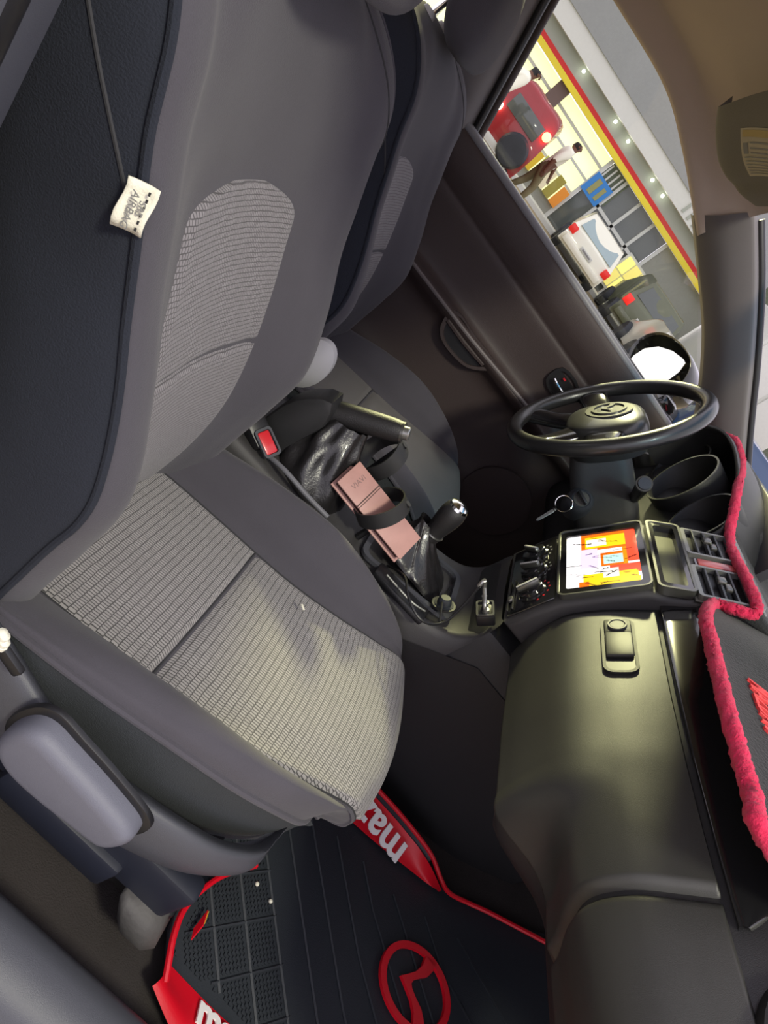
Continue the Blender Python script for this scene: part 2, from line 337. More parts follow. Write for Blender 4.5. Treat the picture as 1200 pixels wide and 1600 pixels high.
bk.mesh('backrest_side', fab_side, ps, 14, 18, 0, 12, 30, 60)
# rounded upper lumbar panel and lower panel
def sub_panel(name, u_of, v0, v1, nv, nu, puff):
    vs = []; uv = []; fs = []; acc = 0; last = None
    for i in range(nv + 1):
        b = i / nv; v = v0 + (v1 - v0) * b; h = u_of(b); m_ = bk.at(9, v); acc += 0 if last is None else np.linalg.norm(m_ - last); last = m_
        for j in range(nu + 1):
            a = j / nu; u = 9 + h * (2 * a - 1); e = min(1, min(a, 1 - a) / .06, min(b, 1 - b) / .025); p = bk.at(u, v) + bk.n(u, v) * (puff * e * e * (3 - 2 * e) - .001) * BS
            vs.append(p); uv.append((p[1], acc))
    q = nu + 1; fs = [[i * q + j, i * q + j + 1, (i + 1) * q + j + 1, (i + 1) * q + j] for i in range(nv) for j in range(nu)]
    return M(name, vs, fs, ins2, ps, uv=uv, smooth=60)
BS = 1 if bk.n(9, 5)[0] > 0 else -1
sub_panel('lumbar_panel', lambda b: 2.05, .6, 4.22, 36, 30, .006)
sub_panel('lumbar_panel', lambda b: 2.05 * (1 - max(0, (b - .72) / .28) ** 3.2 * .72), 4.26, 6.95, 44, 30, .006)
g = G(); g.tube(bk.iso([4.02] * 26, lin(.6, 11.6, 26), .001, BS), .0034, n=8, sub=3); g.build('piping', fab_side, ps)
g = G(); g.tube(bk.iso([14 - .02] * 26, lin(.6, 11.6, 26), .001, BS), .0030, n=8, sub=3); g.build('piping', fab, ps)
for us_, vs_ in ((lin(3.95, 2.7, 8), lin(7.0, 9.6, 8)), (lin(14, 11.6, 9), lin(8.0, 11.4, 9))): g = G(); g.tube(bk.iso(us_, vs_, -.0002, BS), .0014, n=6); g.build('stitching', seamm, ps)
# head restraint with its two posts
hm = G(); hr = []
for t, w, h in ((-1, .55, .3), (-.85, .86, .72), (-.4, 1, 1), (.2, 1, 1), (.7, .93, .86), (1, .6, .35)):
    cx, cz = -.195 - .03 * t, .845 + .085 * t; hr.append([(cx + .052 * h * math.copysign(abs(math.cos(a)) ** .6, math.cos(a)), SY + .135 * w * math.copysign(abs(math.sin(a)) ** .6, math.sin(a)), cz + .0 * h) for a in [2 * math.pi * k / 24 for k in range(24)]])
hm.grid(hr, close=True); hm.f += [list(range(24))[::-1], [5 * 24 + k for k in range(24)]]
ho = hm.build('headrest', fab, ps, smooth=180); ho.modifiers.new('s', 'SUBSURF').levels = 2; ho.modifiers['s'].render_levels = 2
for d in (-.065, .065):
    g = G(); g.tube([(-.245, SY + d, .68), (-.225, SY + d, .82)], .006, sub=1); po = g.build('headrest_post', chrome, ps)
    g = G(); g.lathe([(.012, .762), (.014, .772), (.010, .779)], Matrix.Translation((-.235, SY + d, -.004)), 16); g.build('post_sleeve', wplastic, ps)
# cloth tag sewn into the side seam
t0 = V(bk.at(4.0, 6.9)); T_ = frame(P(222, 372, 'y', -.605), P(252, 300, 'y', -.605) - P(222, 372, 'y', -.605), P(188, 355, 'y', -.605) - P(222, 372, 'y', -.605))
tw = (P(252, 300, 'y', -.605) - P(222, 372, 'y', -.605)).length; th_ = (P(188, 355, 'y', -.605) - P(222, 372, 'y', -.605)).length
SYT = T_
# plastic side valance, lever, rails
rows = []
for x, y, zt, zb in ((-.10, -.60, .310, .13), (-.02, -.612, .302, .135), (.078, -.622, .280, .14), (.154, -.628, .261, .144), (.20, -.628, .258, .147), (.255, -.622, .259, .150), (.311, -.610, .256, .154), (.364, -.590, .246, .156), (.41, -.558, .236, .165), (.425, -.530, .228, .180), (.432, -.49, .222, .195)):
    zt -= .030; rows.append([(x, y + .03, zt - .02), (x, y + .012, zt + .000), (x, y + .001, zt - .008), (x, y - .006, zt * .6 + zb * .4), (x, y - .006, zt * .35 + zb * .65), (x, y, zb + .006), (x, y + .012, zb), (x, y + .04, zb + .004)])
vl = Patch(rows); vl.mesh('side_shield', pl2, ps, 0, 7, 0, 10, 28, 60)
lev = [(p_.x, p_.z) for p_ in [P(a_, b_, 'y', -.648) for a_, b_ in ((2, 1150), (22, 1135), (50, 1131), (78, 1144), (112, 1180), (152, 1223), (190, 1267), (208, 1291), (211, 1306), (196, 1315), (162, 1314), (112, 1277), (60, 1236), (22, 1200), (4, 1172))]]
def smooth_poly(p, s=3):
    n = len(p); o = []
    for i in range(n):
        for j in range(s):
            q = [V((*p[(i + k) % n], 0)) for k in (-1, 0, 1, 2)]; c = cr(*q, j / s); o.append((c.x, c.y))
    return o
lv = lev; lcx = sum(x for x, z in lev) / len(lev); lcz = sum(z for x, z in lev) / len(lev)
g = G(); g.prism(smooth_poly([(lcx + (x - lcx) * 1.09, lcz + (z - lcz) * 1.20 + .002) for x, z in lev]), .006, XZ(-.631), bev=.003); g.build('lever_recess', blk, ps)
g = G(); g.prism(smooth_poly(lv), .026, XZ(-.634), bev=.013, seg=4); g.build('recline_lever', mat('grey_lever', (.115, .118, .148), .5, bump=.2, scale=1200), ps)
for dy in (-.20, .20):
    g = G(); g.box((.12, SY + dy, .055), (.60, .045, .035), bev=.006); g.box((.16, SY + dy, .09), (.44, .03, .05), bev=.006); g.build('seat_rail', blk, ps)
g = G(); g.box((.12, SY, .115), (.56, .40, .05), bev=.01); g.build('seat_pan', blk, ps)
g = G(); g.box((.20, -.585, .115), (.40, .03, .07), bev=.008); g.box((.245, -.592, .085), (.16, .035, .05), bev=.008); g.build('rail_bracket', mat('navy_steel', (.011, .013, .022), .5), ps)
g = G(); rr_ = []
for t, s_ in ((0, .8), (.15, 1), (.75, .96), (1, .7)): rr_.append([(.372 + .034 * t + .030 * s_ * a, -.585 - .006 * t + .030 * s_ * b, .088 - .05 * t + .02 * (1 - a) * 0) for a, b in ((-1, -.7), (-.6, -1), (.5, -1), (1, -.6), (1, .7), (.5, 1), (-.6, 1), (-1, .7))])
g.grid(rr_, close=True); g.f += [list(range(8))[::-1], [3 * 8 + k for k in range(8)]]; g.build('rail_foot_cover', mat('worn_grey_cap', (.065, .062, .058), .7, bump=.6, scale=120, var=.4), ps, smooth=60)
g = G(); g.tube([(.43, -.40, .10), (.475, -.40, .085), (.475, -.30, .085), (.43, -.30, .10)], .012, sub=3); g.build('slide_bar', blk, ps)
# the driver's seat is the same seat, one place over
ds = dup(ps, (-.041, .719, .009)); ds.name = 'driver_seat'
ds['label'] = 'far black cloth car seat behind the steering wheel'; ds['category'] = 'car seat'
for c in list(ds.children):
    if c.name.split('.')[0] in ('recline_lever', 'lever_recess', 'side_shield', 'rail_foot_cover'): bpy.data.objects.remove(c)
plain = mat('plain_taupe_cloth', (.150, .142, .135), .8, bump=.3, scale=900, var=.06)
for c in ds.children:
    if c.name.startswith('centre_panel'): c.data = c.data.copy(); c.data.materials.clear(); c.data.materials.append(plain); c['label'] = 'smooth taupe centre panel'
hc = G(); hc.lathe([(.0, .0), (.024, .002), (.034, .012), (.034, .030), (.02, .04)], frame(P(492, 562, 'y', .10), (1, 0, 0), (0, 0, 1)) @ Matrix.Scale(1.5, 4, (0, 1, 0)) @ Matrix.Rotation(0, 4, 'X'), 24); hc.build('hinge_cover', wplastic, ds, label='pale rounded hinge cover at the inner edge')
# the tag belongs to the near seat only
g = G(); rows = []
for a in lin(0, 1, 7): rows.append([SYT @ V((tw * b, th_ * a, .002 + .010 * a * a + .002 * math.sin(6 * b))) for b in lin(0, 1, 7)])
g.grid(rows); tg_ = g.build('cloth_tag', cream, ps, smooth=60, label='cream cloth tag in the side seam')
md = tg_.modifiers.new('t', 'SOLIDIFY'); md.thickness = .0012
g = G()
for k in range(6): g.box((tw * (.12 + .15 * k), th_ * .24, .0045), (tw * .07, .0011, .001), SYT)
g.build('tag_stitches', seamm, tg_, kind='stuff')
letters('tag_print', 'SRS', .0062, SYT @ Matrix.Translation((tw * .70, th_ * .42, .0065)) @ Matrix.Rotation(math.pi, 4, 'Z'), ink, tg_, .0003)
letters('tag_print', 'AIRBAG', .0068, SYT @ Matrix.Translation((tw * .84, th_ * .70, .0100)) @ Matrix.Rotation(math.pi, 4, 'Z'), ink, tg_, .0003)
# seat belt buckle between the seats
bb = thing('seat_belt_buckle', 'black seat belt buckle with red release button beside the near seat', 'buckle', (.05, -.085, .2))
tb = frame(P(417, 692, 'y', -.085), (.55, -.1, -.12), (.1, .85, .5))
g = G(); g.box((-.050, 0, -.012), (.11, .036, .026), tb, bev=.006); g.build('buckle_body', blk, bb)
g = G(); ring_prism(g, [(y, x) for x, y in rrect(.030, .046, .006)], [(y, x) for x, y in rrect(.023, .038, .004)], .005, tb @ Matrix.Translation((.0, 0, .0)))
g.build('bezel', pl2, bb)
g = G(); g.box((0, 0, .001), (.037, .021, .006), tb, bev=.003); g.build('release_button', redbtn, bb)
g = G(); g.tube([tb @ V((.02, 0, -.012)), P(445, 735, 'y', -.10), P(480, 775, 'y', -.108), P(512, 808, 'y', -.112)], .0042); g.build('cable', mat('cable_grey', (.16, .16, .18), .4), bb)
g = G(); g.box((.0, -.085, .20), (.05, .02, .08), bev=.006); g.tube([(-.02, -.085, .13), (.0, -.085, .19), tb @ V((-.10, 0, -.012))], .012); g.build('stalk', blk, bb)
an = thing('seat_belt_anchor', 'small cream knob on a black strap end beside the near seat cushion', 'belt anchor', tuple(P(8, 1010, 'y', -.625)))
g = G(); T_ = frame(P(8, 1020, 'y', -.632), P(28, 1050, 'y', -.632) - P(2, 1012, 'y', -.632), (0, 0, 1)); g.box((0, 0, 0), (.045, .012, .008), T_, bev=.003); g.build('strap_end', blk, an)
g = G()
for k in range(5): g.lathe([(.0005, -.005), (.0045, -.002), (.0045, .002), (.0005, .005)], Matrix.Translation(P(3 + 3 * (k % 2), 990 + 5 * k, 'y', -.634)), 10)
g.build('knob', cream, an)
# ================================================================== tunnel, levers, things between the seats
cc = thing('centre_console', 'dark plastic console between the two seats running up to the dashboard', 'console', (.1, 0, 0))
prof = [(-.6, .225), (-.2, .236), (.02, .244), (.20, .252), (.30, .262), (.36, .270), (.41, .283), (.463, .297), (.495, .316), (.514, .350), (.519, .398)]
g = G(); rows = []
cp = Patch([[(x, 0, z), (x, 0, z)] for x, z in prof]); pts = [cp.at(0, v) for v in lin(0, 10, 60)]
for x, _, z in pts:
    e = max(0, min(1, (x - .3) / .1)); rows.append([(x, -.120, max(0, z - .30)), (x, -.119, z - .055), (x, -.116, z - .014), (x, -.111, z - .002), (x, -.104, z + .002), (x, -.092, z - .003 * e), (x, 0, z - .006 * e), (x, .092, z - .003 * e), (x, .104, z + .002), (x, .111, z - .002), (x, .116, z - .014), (x, .119, z - .055), (x, .120, max(0, z - .30))])
g.grid(rows); g.build('console_shell', plb, cc, smooth=50)
g = G(); g.grid([[(x, s * .121, 0) for x in lin(-.6, 1.0, 12)] + [] for s in (-1,)] + [[(x, -.1205, .10 + .12 * (x > .3) + .1 * (x > .5)) for x in lin(-.6, 1.0, 12)]])
g.box((.76, 0, .19), (.50, .235, .38), bev=.02); g.build('lower_side', pl, cc)
# gear lever surround with bright rails, tray pocket
g = G(); c0 = V((.398, -.012, .288)); Tg = frame(c0, (0, -1, 0), (.97, 0, .23))
ring_prism(g, rrect(.150, .185, .02), rrect(.130, .165, .015), .006, Tg); g.build('gear_surround', pl2, cc)
g = G()
for o in (0, .012): g.tube([P(604 + o, 898 - o, 'z', .296), P(640 + o, 938 - o, 'z', .302), P(664 + o, 955 - o * 1.4, 'z', .308)], .0022, n=6)
g.build('bright_rail', dgl, cc)
g = G(); g.box((0, 0, -.004), (.04, .11, .012), frame(P(628, 925, 'z', .292), P(664, 958, 'z', .30) - P(600, 890, 'z', .285), (0, 0, 1)) @ Matrix.Rotation(math.pi / 2, 4, 'Z') @ Matrix.Rotation(math.pi / 2, 4, 'Y'), bev=.004); g.build('tray_pocket', blk, cc)
T = frame(P(693, 945, 'z', .322), (0, -1, 0), (.8, 0, .6)); g = G(); g.lathe([(.016, 0), (.016, .003), (.012, .004), (.011, .012), (.008, .015)], T, 20); g.build('lighter_knob', MATS['black_rubber'], cc)
g = G(); g.lathe([(.020, -.001), (.020, .002), (.015, .002)], T, 24); g.build('lighter_collar', pl, cc)
# gear lever: boot, stem, knob with chrome cap
gl = thing('gear_lever', 'black gear lever with pleated boot and bright chrome cap', 'gear lever', (.39, 0, .287))
rows = []; n = 48
for t, r0 in ((0, 1), (.12, .98), (.3, .78), (.5, .56), (.7, .40), (.85, .30), (1, .25)):
    cx, cy, cz = .402 - .050 * t, .002 + .016 * t, .291 + .060 * t; rr = []
    for k in range(n):
        a = 2 * math.pi * k / n; sq = (abs(math.cos(a)) ** 5 + abs(math.sin(a)) ** 5) ** -.2; w = sq * (1 - t) + t
        f = 1 + .10 * math.sin(8 * a + 2 * t) * math.sin(math.pi * min(1, t * 1.1)) + .05 * math.sin(13 * a + 9 * t) * t * (1 - t) * 2
        rr.append((cx + .068 * r0 * w * f * math.cos(a), cy + .056 * r0 * w * f * math.sin(a), cz - .012 * math.sin(8 * a + 1) * t * (1 - t)))
    rows.append(rr)
rows = [[*r, r[0]] for r in rows]; Patch(rows).mesh('boot', glove_l, gl, 0, n, 0, 6, 150, 30)
ka, kb = P(677, 833, 'y', .018), P(726, 784, 'y', .018); T = frame(ka, (0, -1, 0), (kb - ka).cross(V((0, -1, 0)))); 
T = frame(ka, V((0, -1, 0)), (kb - ka).cross(V((0, -1, 0))))
g = G(); g.lathe([(.016, -.012), (.017, 0), (.0165, .003), (.019, .018), (.022, .038), (.0225, .052), (.020, .064), (.014, .070)], T, 32); g.build('knob', leather, gl)
g = G(); g.lathe([(.0185, 0), (.0195, .002), (.0185, .004)], T, 32); g.build('lower_ring', dgl, gl)
g = G(); g.lathe([(.0165, .063), (.0185, .066), (.017, .071), (.010, .075), (.002, .076)], T, 32); g.build('chrome_cap', chrome, gl)
# hand brake
hb = thing('hand_brake', 'raised black hand brake lever with silver push button', 'hand brake', (.05, 0, .245))
a, b = P(512, 641, 'y', .0), P(627, 675, 'y', .0); d = (b - a).normalized()
g = G(); g.tube([a - d * .01, a, a + d * .03, a + d * .09, b - d * .012, b], [.018, .0205, .0205, .0195, .0185, .0165], n=20); g.build('grip', leather, hb)
g = G(); g.tube([b, b + d * .004], .0172, n=20, sub=1); g.build('collar', dgl, hb)
g = G(); g.tube([b, b + d * .012, b + d * .014], [.011, .011, .009], n=20, sub=1); g.build('push_button', silver, hb)
poly = [P(*q, 'y', -.05) for q in ((520, 630), (505, 668), (468, 690), (430, 716), (385, 735), (345, 712), (390, 672), (440, 634), (480, 622))]
g = G(); g.prism(smooth_poly([(p.x, p.z) for p in poly], 2), .055, XZ(.005), bev=.008); g.build('lever_arm', pl, hb)
rows = []; n = 40
for t, r0 in ((0, 1.02), (.1, 1.06), (.3, .98), (.5, .86), (.7, .74), (.85, .60), (1, .5)):
    rr = []
    for k in range(n + 1):
        q = 2 * math.pi * k / n; f = 1 + .09 * math.sin(7 * q + 5 * t) * math.sin(math.pi * t) + .05 * math.sin(11 * q - 8 * t) * t
        rr.append((.178 - .038 * t + .066 * r0 * f * math.cos(q), -.024 + .022 * t + .060 * r0 * f * math.sin(q) * (1 - .25 * t), .245 + .115 * t + .012 * t * math.cos(q)))
    rows.append(rr)
Patch(rows).mesh('gaiter', glove_l, hb, 0, n, 0, 6, 140, 36)
# folio case held by two rubber hoops
L_ = (P(613, 874, 'y', -.072) - P(566, 724, 'y', -.022)); c = (P(613, 874, 'y', -.072) + P(566, 724, 'y', -.022)) / 2; ln = L_.length
Tw = frame(c, V((0, .80, .60)), -L_)          # a = width (upwards), b = towards the top end, n = the face
Wd = .054
fo = thing('folio_case', 'reddish brown phone folio case standing in a hoop beside gear lever', 'phone case', tuple(c))
g = G(); g.box((0, 0, .0085), (Wd, ln, .0035), Tw, bev=.0015, seg=2); g.build('front_cover', tan, fo)
g = G(); g.box((-.001, 0, -.0085), (Wd + .004, ln + .004, .0035), Tw, bev=.0015); g.build('back_cover', tan, fo)
g = G(); g.box((.001, 0, 0), (Wd - .004, ln - .006, .0138), Tw, bev=.002); g.build('phone', tand, fo)
g = G(); g.box((0, ln * .19, .0105), (Wd, .0016, .0012), Tw); g.box((0, ln * .165, .0105), (Wd, .0010, .0012), Tw); g.build('crease', tand, fo)
letters('embossing', 'VIAVI', .0125, Tw @ Matrix.Translation((-.013, ln * .33, .0102)), mat('embossed', (.22, .13, .12), .6), fo, .0003)
Lh = L_.normalized()
def hoop(name, cen, axis, r, h, label, loc):
    T = frame(cen, V(axis).cross(V((0, 0, 1))), V(axis).cross(V(axis).cross(V((0, 0, 1))))); n = 40
    g = G(); ring_prism(g, [(r * math.cos(2 * math.pi * k / n), r * math.sin(2 * math.pi * k / n)) for k in range(n)], [((r - .0025) * math.cos(2 * math.pi * k / n), (r - .0025) * math.sin(2 * math.pi * k / n)) for k in range(n)], h, T @ Matrix.Translation((0, 0, -h / 2)))
    t = thing(name, label, 'hoop', tuple(cen), 'hoops of the holder'); g.build('band', pl, t)
    g = G(); e = T @ V((0, -r - .002, 0)); f = V((e.x, e.y, .262)); g.tube([e, (e + f) / 2, f], .006, n=8, sub=1); g.build('foot', blk, t); return t
hoop('holder_hoop', c + Lh * -.002 + Tw.to_3x3() @ V((.004, 0, .010)), (.90, .12, -.42), .043, .026, 'black hoop band wrapped round the brown folio case', None)
hoop('holder_hoop', P(596, 712, 'y', .028), (.86, .35, -.2), .043, .030, 'empty black hoop band just below the hand brake grip', None)
# charger and its leads
ch = thing('usb_charger', 'black square charger plugged in at the foot of the centre stack', 'charger', tuple(P(758, 962, 'y', -.105)))
T = frame(P(759, 962, 'y', -.10), (.2, -.9, .0), (.55, 0, .83)); g = G(); g.box((0, 0, .004), (.036, .03, .022), T, bev=.004); g.build('charger_body', blk, ch)
g = G(); ring_prism(g, rrect(.034, .028, .004), rrect(.028, .022, .003), .002, T @ Matrix.Translation((0, 0, .015))); g.build('charger_rim', dgl, ch)
for s in (-1, 1):
    g = G(); g.tube([T @ V((.008 * s, 0, .014)), T @ V((.008 * s, .002, .022))], .005, n=12, sub=1); g.build('port_ring', silver, ch)
cb = thing('charging_cable', 'thin black charging cable looping from the folio case to the charger', 'cable', tuple(P(660, 975, 'z', .31)))
g = G(); pl_ = [P(606, 884, 'y', -.04), P(632, 900, 'z', .315), P(637, 930, 'z', .318), P(652, 962, 'z', .318), P(672, 975, 'z', .322), P(698, 970, 'z', .335), P(725, 945, 'z', .37), P(742, 925, 'z', .395), P(752, 912, 'z', .41)]
g.tube(pl_, .0021, n=8, sub=6); g.build('lead', blk, cb)
g = G(); g.tube([P(748, 916, 'z', .404), P(757, 907, 'z', .416), P(757, 918, 'y', -.09), T @ V((.008, 0, .03)), T @ V((.008, 0, .018))], .0035, n=10, sub=3); g.build('plug', silver, cb)
g = G(); g.tube([T @ V((-.008, 0, .034)), T @ V((-.008, 0, .018))], .0045, n=10, sub=1); g.build('plug', chrome, cb)
c2 = thing('aerial_lead', 'short black lead lying across the round lighter knob', 'cable', tuple(P(693, 945, 'z', .322)))
g = G(); g.tube([P(703, 918, 'z', .318), P(694, 932, 'z', .326), P(690, 950, 'z', .330), P(687, 972, 'z', .326)], .0018, n=8); g.build('lead', blk, c2)
# ================================================================== dashboard
da = thing('dashboard', 'black dashboard with colour screen, vents, round dials and a glove box', 'dashboard', (.7, 0, .5))
dxs = lambda y: float(np.interp(-y, [0, .3, .4, .5, .58, .66, .74], [0, 0, .006, .018, .032, .052, .085]))
prof = [(1.16, .66), (1.0, .705), (.85, .712), (.75, .705), (.68, .690), (.645, .672), (.632, .656), (.630, .648), (.616, .618), (.606, .600), (.590, .574), (.570, .538), (.553, .494), (.553, .455), (.561, .412), (.580, .372), (.63, .362), (.74, .36), (.95, .33)]
ys = lin(-.106, -.78, 24)
cut = lambda y: (lambda k: k * k * (3 - 2 * k))(max(0, min(1, (-y - .425) / .05)))
dp = Patch([[(x + dxs(y) * (1 if x < .8 else .3) + cut(y) * (0, .012, .03, .055, .07, .06, .03, 0)[max(0, i - 11)], y, z + cut(y) * (0, .004, .012, .022, .02, .01, 0, 0)[max(0, i - 11)]) for i, (x, z) in enumerate(prof)] for y in ys])
dp.mesh('dash_shell', pl, da, 0, 18, 0, 23, 90, 60, uvax=1)
vy = lambda y: (-.106 - y) / (.78 - .106) * 23
SG = 1 if dp.n(11, 5)[0] < 0 else -1
lid = dp.mesh('glove_box_lid', mat('lid_plastic', (.034, .034, .031), .42, bump=.2, scale=1500, spec=.55), da, 8.9, 14.6, vy(-.122), vy(-.5475), 90, 90, puff=.010, sign=SG, edge=.022)
dp.mesh('end_panel', MATS['lid_plastic'], da, 8.9, 14.6, vy(-.5495), vy(-.77), 90, 60, puff=.009, sign=SG, edge=.03)
# lid handle: bezel, lock barrel, paddle, finger well
hc_ = V(dp.at(10.55, vy(-.215))) + V(dp.n(10.55, vy(-.215))) * SG * .010
Th = frame(hc_, (0, -1, 0), (.49, 0, .87))
hd = G(); ring_prism(hd, rrect(.118, .044, .014), rrect(.110, .036, .011), .0035, Th @ Matrix.Translation((0, 0, -.001))); hd = hd.build('handle_bezel', pl, lid)
g = G(); g.prism(rrect(.112, .038, .012), .0012, Th @ Matrix.Translation((0, 0, -.0005))); g.build('finger_well', blk, lid)
g = G(); g.box((.002, 0, .003), (.052, .035, .007), Th, bev=.003); g.build('paddle', MATS['lid_plastic'], lid)
g = G(); g.box((-.040, 0, .002), (.030, .035, .005), Th, bev=.002); g.build('lock_plate', pl, lid)
g = G(); g.lathe([(.013, 0), (.0125, .003), (.0105, .003), (.010, .0015)], Th @ Matrix.Translation((-.040, 0, .0045)), 24); g.lathe([(.0095, 0), (.009, .002)], Th @ Matrix.Translation((-.040, 0, .0045)), 20); g.build('lock_barrel', pl2, lid)
# gloss strip above the lid
rows = []
for y in lin(-.112, -.572, 20):
    t = (-.112 - y) / .46; e = 1 - max(0, (t - .90) / .10) ** 2 * .8; x0 = .607 + dxs(y); h = .045 * e - .006 * t
    rows.append([(x0 + .008, y, .606), (x0 - .001, y, .609), (x0 - .001, y, .614), (x0 + h * .28, y, .614 + h * .45), (x0 + h * .60, y, .614 + h * .88), (x0 + h * .68 + .004, y, .614 + h * .90)])
Patch(rows).mesh('gloss_strip', gls, da, 0, 5, 0, 19, 24, 50)
# right end vent
T = frame((.68, -.655, .652), (0, -1, 0), (.5, 0, .87)); g = G(); g.lathe([(.062, -.02), (.062, .004), (.056, .012), (.049, .012), (.046, .002)], T, 36); ev = g.build('end_vent', pl, da)
g = G(); g.lathe([(.046, 0), (.03, .004), (.01, .006)], T, 30); g.build('vent_core', blk, ev)
# ---- centre stack
ST = [(.519, .400), (.524, .455), (.530, .494), (.552, .548), (.577, .607), (.588, .617), (.604, .630), (.622, .652), (.655, .688), (.690, .718), (.72, .722)]
poly = ST + [(.80, .70), (.80, .40)]
g = G(); g.prism([(x + .0, z) for x, z in poly], .226, XZ(.113), bev=.010, seg=3); g.build('centre_stack', plb, da)
def stf(p, q, off=.0): b = V((q[0] - p[0], 0, q[1] - p[1])); T = frame((p[0], 0, p[1]), (0, -1, 0), b); return T @ Matrix.Translation((0, 0, off)), b.length
# climate panel and its three rotary knobs
T, ln_ = stf((.520, .404), (.5285, .490)); g = G(); g.box((-.002, ln_ / 2, .002), (.204, ln_ - .004, .004), T, bev=.002); cl = g.build('climate_panel', gls, da)
for k, (px, a, s_) in enumerate(((-.060, 40, 0), (-.004, 62, 0), (.060, 95, 0))):
    Tk = T @ Matrix.Translation((px, .046, .004)); g = G(); g.lathe([(.0235, 0), (.0235, .003), (.021, .005), (.0205, .010), (.018, .012)], Tk, 32); kn = g.build('rotary_knob', gls, cl)
    g = G(); g.box((0, 0, .0155), (.038, .0085, .010), Tk @ Matrix.Rotation(math.radians(a), 4, 'Z'), bev=.003); g.build('knob_fin', dgl, kn); g = G(); g.box((0, 0, .0208), (.036, .0035, .0012), Tk @ Matrix.Rotation(math.radians(a), 4, 'Z'), bev=.0005); g.build('pointer_strip', wplastic, kn)
    g = G()
    for j in range(7):
        an_ = math.radians(20 + j * 23); g.box((.029 * math.cos(an_), .029 * math.sin(an_), .0003), (.003, .003, .0008), Tk)
    g.build('dial_marks', ink if k < 2 else redbtn, kn, kind='stuff')
for b_ in (.004, .013):
    g = G(); g.box((.045, b_, .006), (.085, .0025, .004), T, bev=.001); g.build('slider_rail', dgl, cl)
g = G(); g.box((.06, .0085, .008), (.012, .008, .006), T, bev=.002); g.build('slider', silver, cl)
# head unit and its picture
T, ln_ = stf((.5305, .494), (.5805, .614)); g = G(); ring_prism(g, rrect(.208, ln_ + .002, .010, cy=ln_ / 2), rrect(.172, ln_ - .020, .004, cx=.002, cy=ln_ / 2), .008, T); hu = g.build('head_unit', gls, da)
g = G(); ring_prism(g, rrect(.212, ln_ + .006, .012, cy=ln_ / 2), rrect(.206, ln_, .010, cy=ln_ / 2), .0095, T); g.build('unit_trim', dgl, hu)
# the picture: abstract orange, yellow and white panels with dark strokes (flat print on the display)
nx, ny = 84, 52; img = np.ones((ny, nx, 3)); X, Y = np.meshgrid(np.linspace(0, 1, nx), np.linspace(0, 1, ny))   # X: across (left = driver side), Y: up
img[:] = (1.0, .95, .95)
def rc(x0, x1, y0, y1, c): img[(X >= x0) & (X <= x1) & (Y >= y0) & (Y <= y1)] = c
OR, YE, RD, LI, TE = (1, .42, .05), (1, .80, .10), (1, .33, .22), (.90, .80, .95), (.72, .86, .83)
rc(.0, .33, .2, 1, OR); rc(.05, .28, .26, .90, YE); rc(.10, .25, .28, .58, (1, .95, .85)); rc(0, .62, .86, 1, RD); rc(.40, .66, .48, .80, OR); rc(.45, .62, .52, .80, TE); rc(.30, .66, .18, .45, LI); rc(.66, .82, .60, 1, RD)
img[(X > .78) & (Y > .22) & (Y < .80 + .2 * X)] = YE; rc(.70, .86, .5, .72, (.96, .93, .85)); img[(X > .9) & (Y < .3)] = OR; rc(.33, .66, .80, .86, (1, .55, .1)); rc(0, 1, 0, .16, (1, .97, .97))
for k in range(26):
    x0, y0, a, l_ = rng.random(), rng.random(), rng.normal(1.5, .35), rng.uniform(.08, .30); d_ = np.abs((X - x0) * math.sin(a) * 1.6 - (Y - y0) * math.cos(a)); p_ = (X - x0) * math.cos(a) + (Y - y0) * math.sin(a)
    img[(d_ < .012) & (np.abs(p_) < l_ / 2)] = img[(d_ < .012) & (np.abs(p_) < l_ / 2)] * rng.choice([.35, .6, .75])
vs = []; fs = []
for j in range(ny + 1):
    for i in range(nx + 1): vs.append(T @ V((.002 + .172 * (i / nx - .5), .010 + (ln_ - .020) * j / ny, .005)))
for j in range(ny):
    for i in range(nx): q = j * (nx + 1) + i; fs.append([q, q + 1, q + nx + 2, q + nx + 1])
sm_ = bpy.data.materials.new('lit_display'); sm_.use_nodes = True; nn = sm_.node_tree.nodes; ca = nn.new('ShaderNodeVertexColor'); ca.layer_name = 'pic'; bs = nn['Principled BSDF']; bs.inputs['Base Color'].default_value = (.01, .01, .01, 1); bs.inputs['Roughness'].default_value = .15
sm_.node_tree.links.new(ca.outputs['Color'], bs.inputs['Emission Color']); bs.inputs['Emission Strength'].default_value = .75
scn = M('display', vs, fs, sm_, hu, smooth=0); at_ = scn.data.color_attributes.new('pic', 'FLOAT_COLOR', 'CORNER'); cc_ = np.ones((nx * ny, 4, 4)); cc_[:, :, :3] = (img.reshape(-1, 1, 3)) ** 2.2; at_.data.foreach_set('color', cc_.ravel())
# storage slot
T, ln_ = stf((.590, .618), (.622, .652)); g = G(); ring_prism(g, rrect(.212, ln_ + .004, .008, cy=ln_ / 2), rrect(.186, ln_ - .014, .006, cy=ln_ / 2), .013, T); sl = g.build('storage_slot', gls, da)
g = G(); g.box((0, ln_ / 2, .001), (.186, ln_ - .012, .002), T); g.build('slot_floor', mat('olive_lit_gloss', (.10, .10, .055), .25), sl)  # olive of the floor is yellow-green lamplight put into its colour
g = G(); ring_prism(g, rrect(.216, ln_ + .008, .010, cy=ln_ / 2), rrect(.208, ln_, .008, cy=ln_ / 2), .0145, T); g.build('slot_trim', dgl, sl)
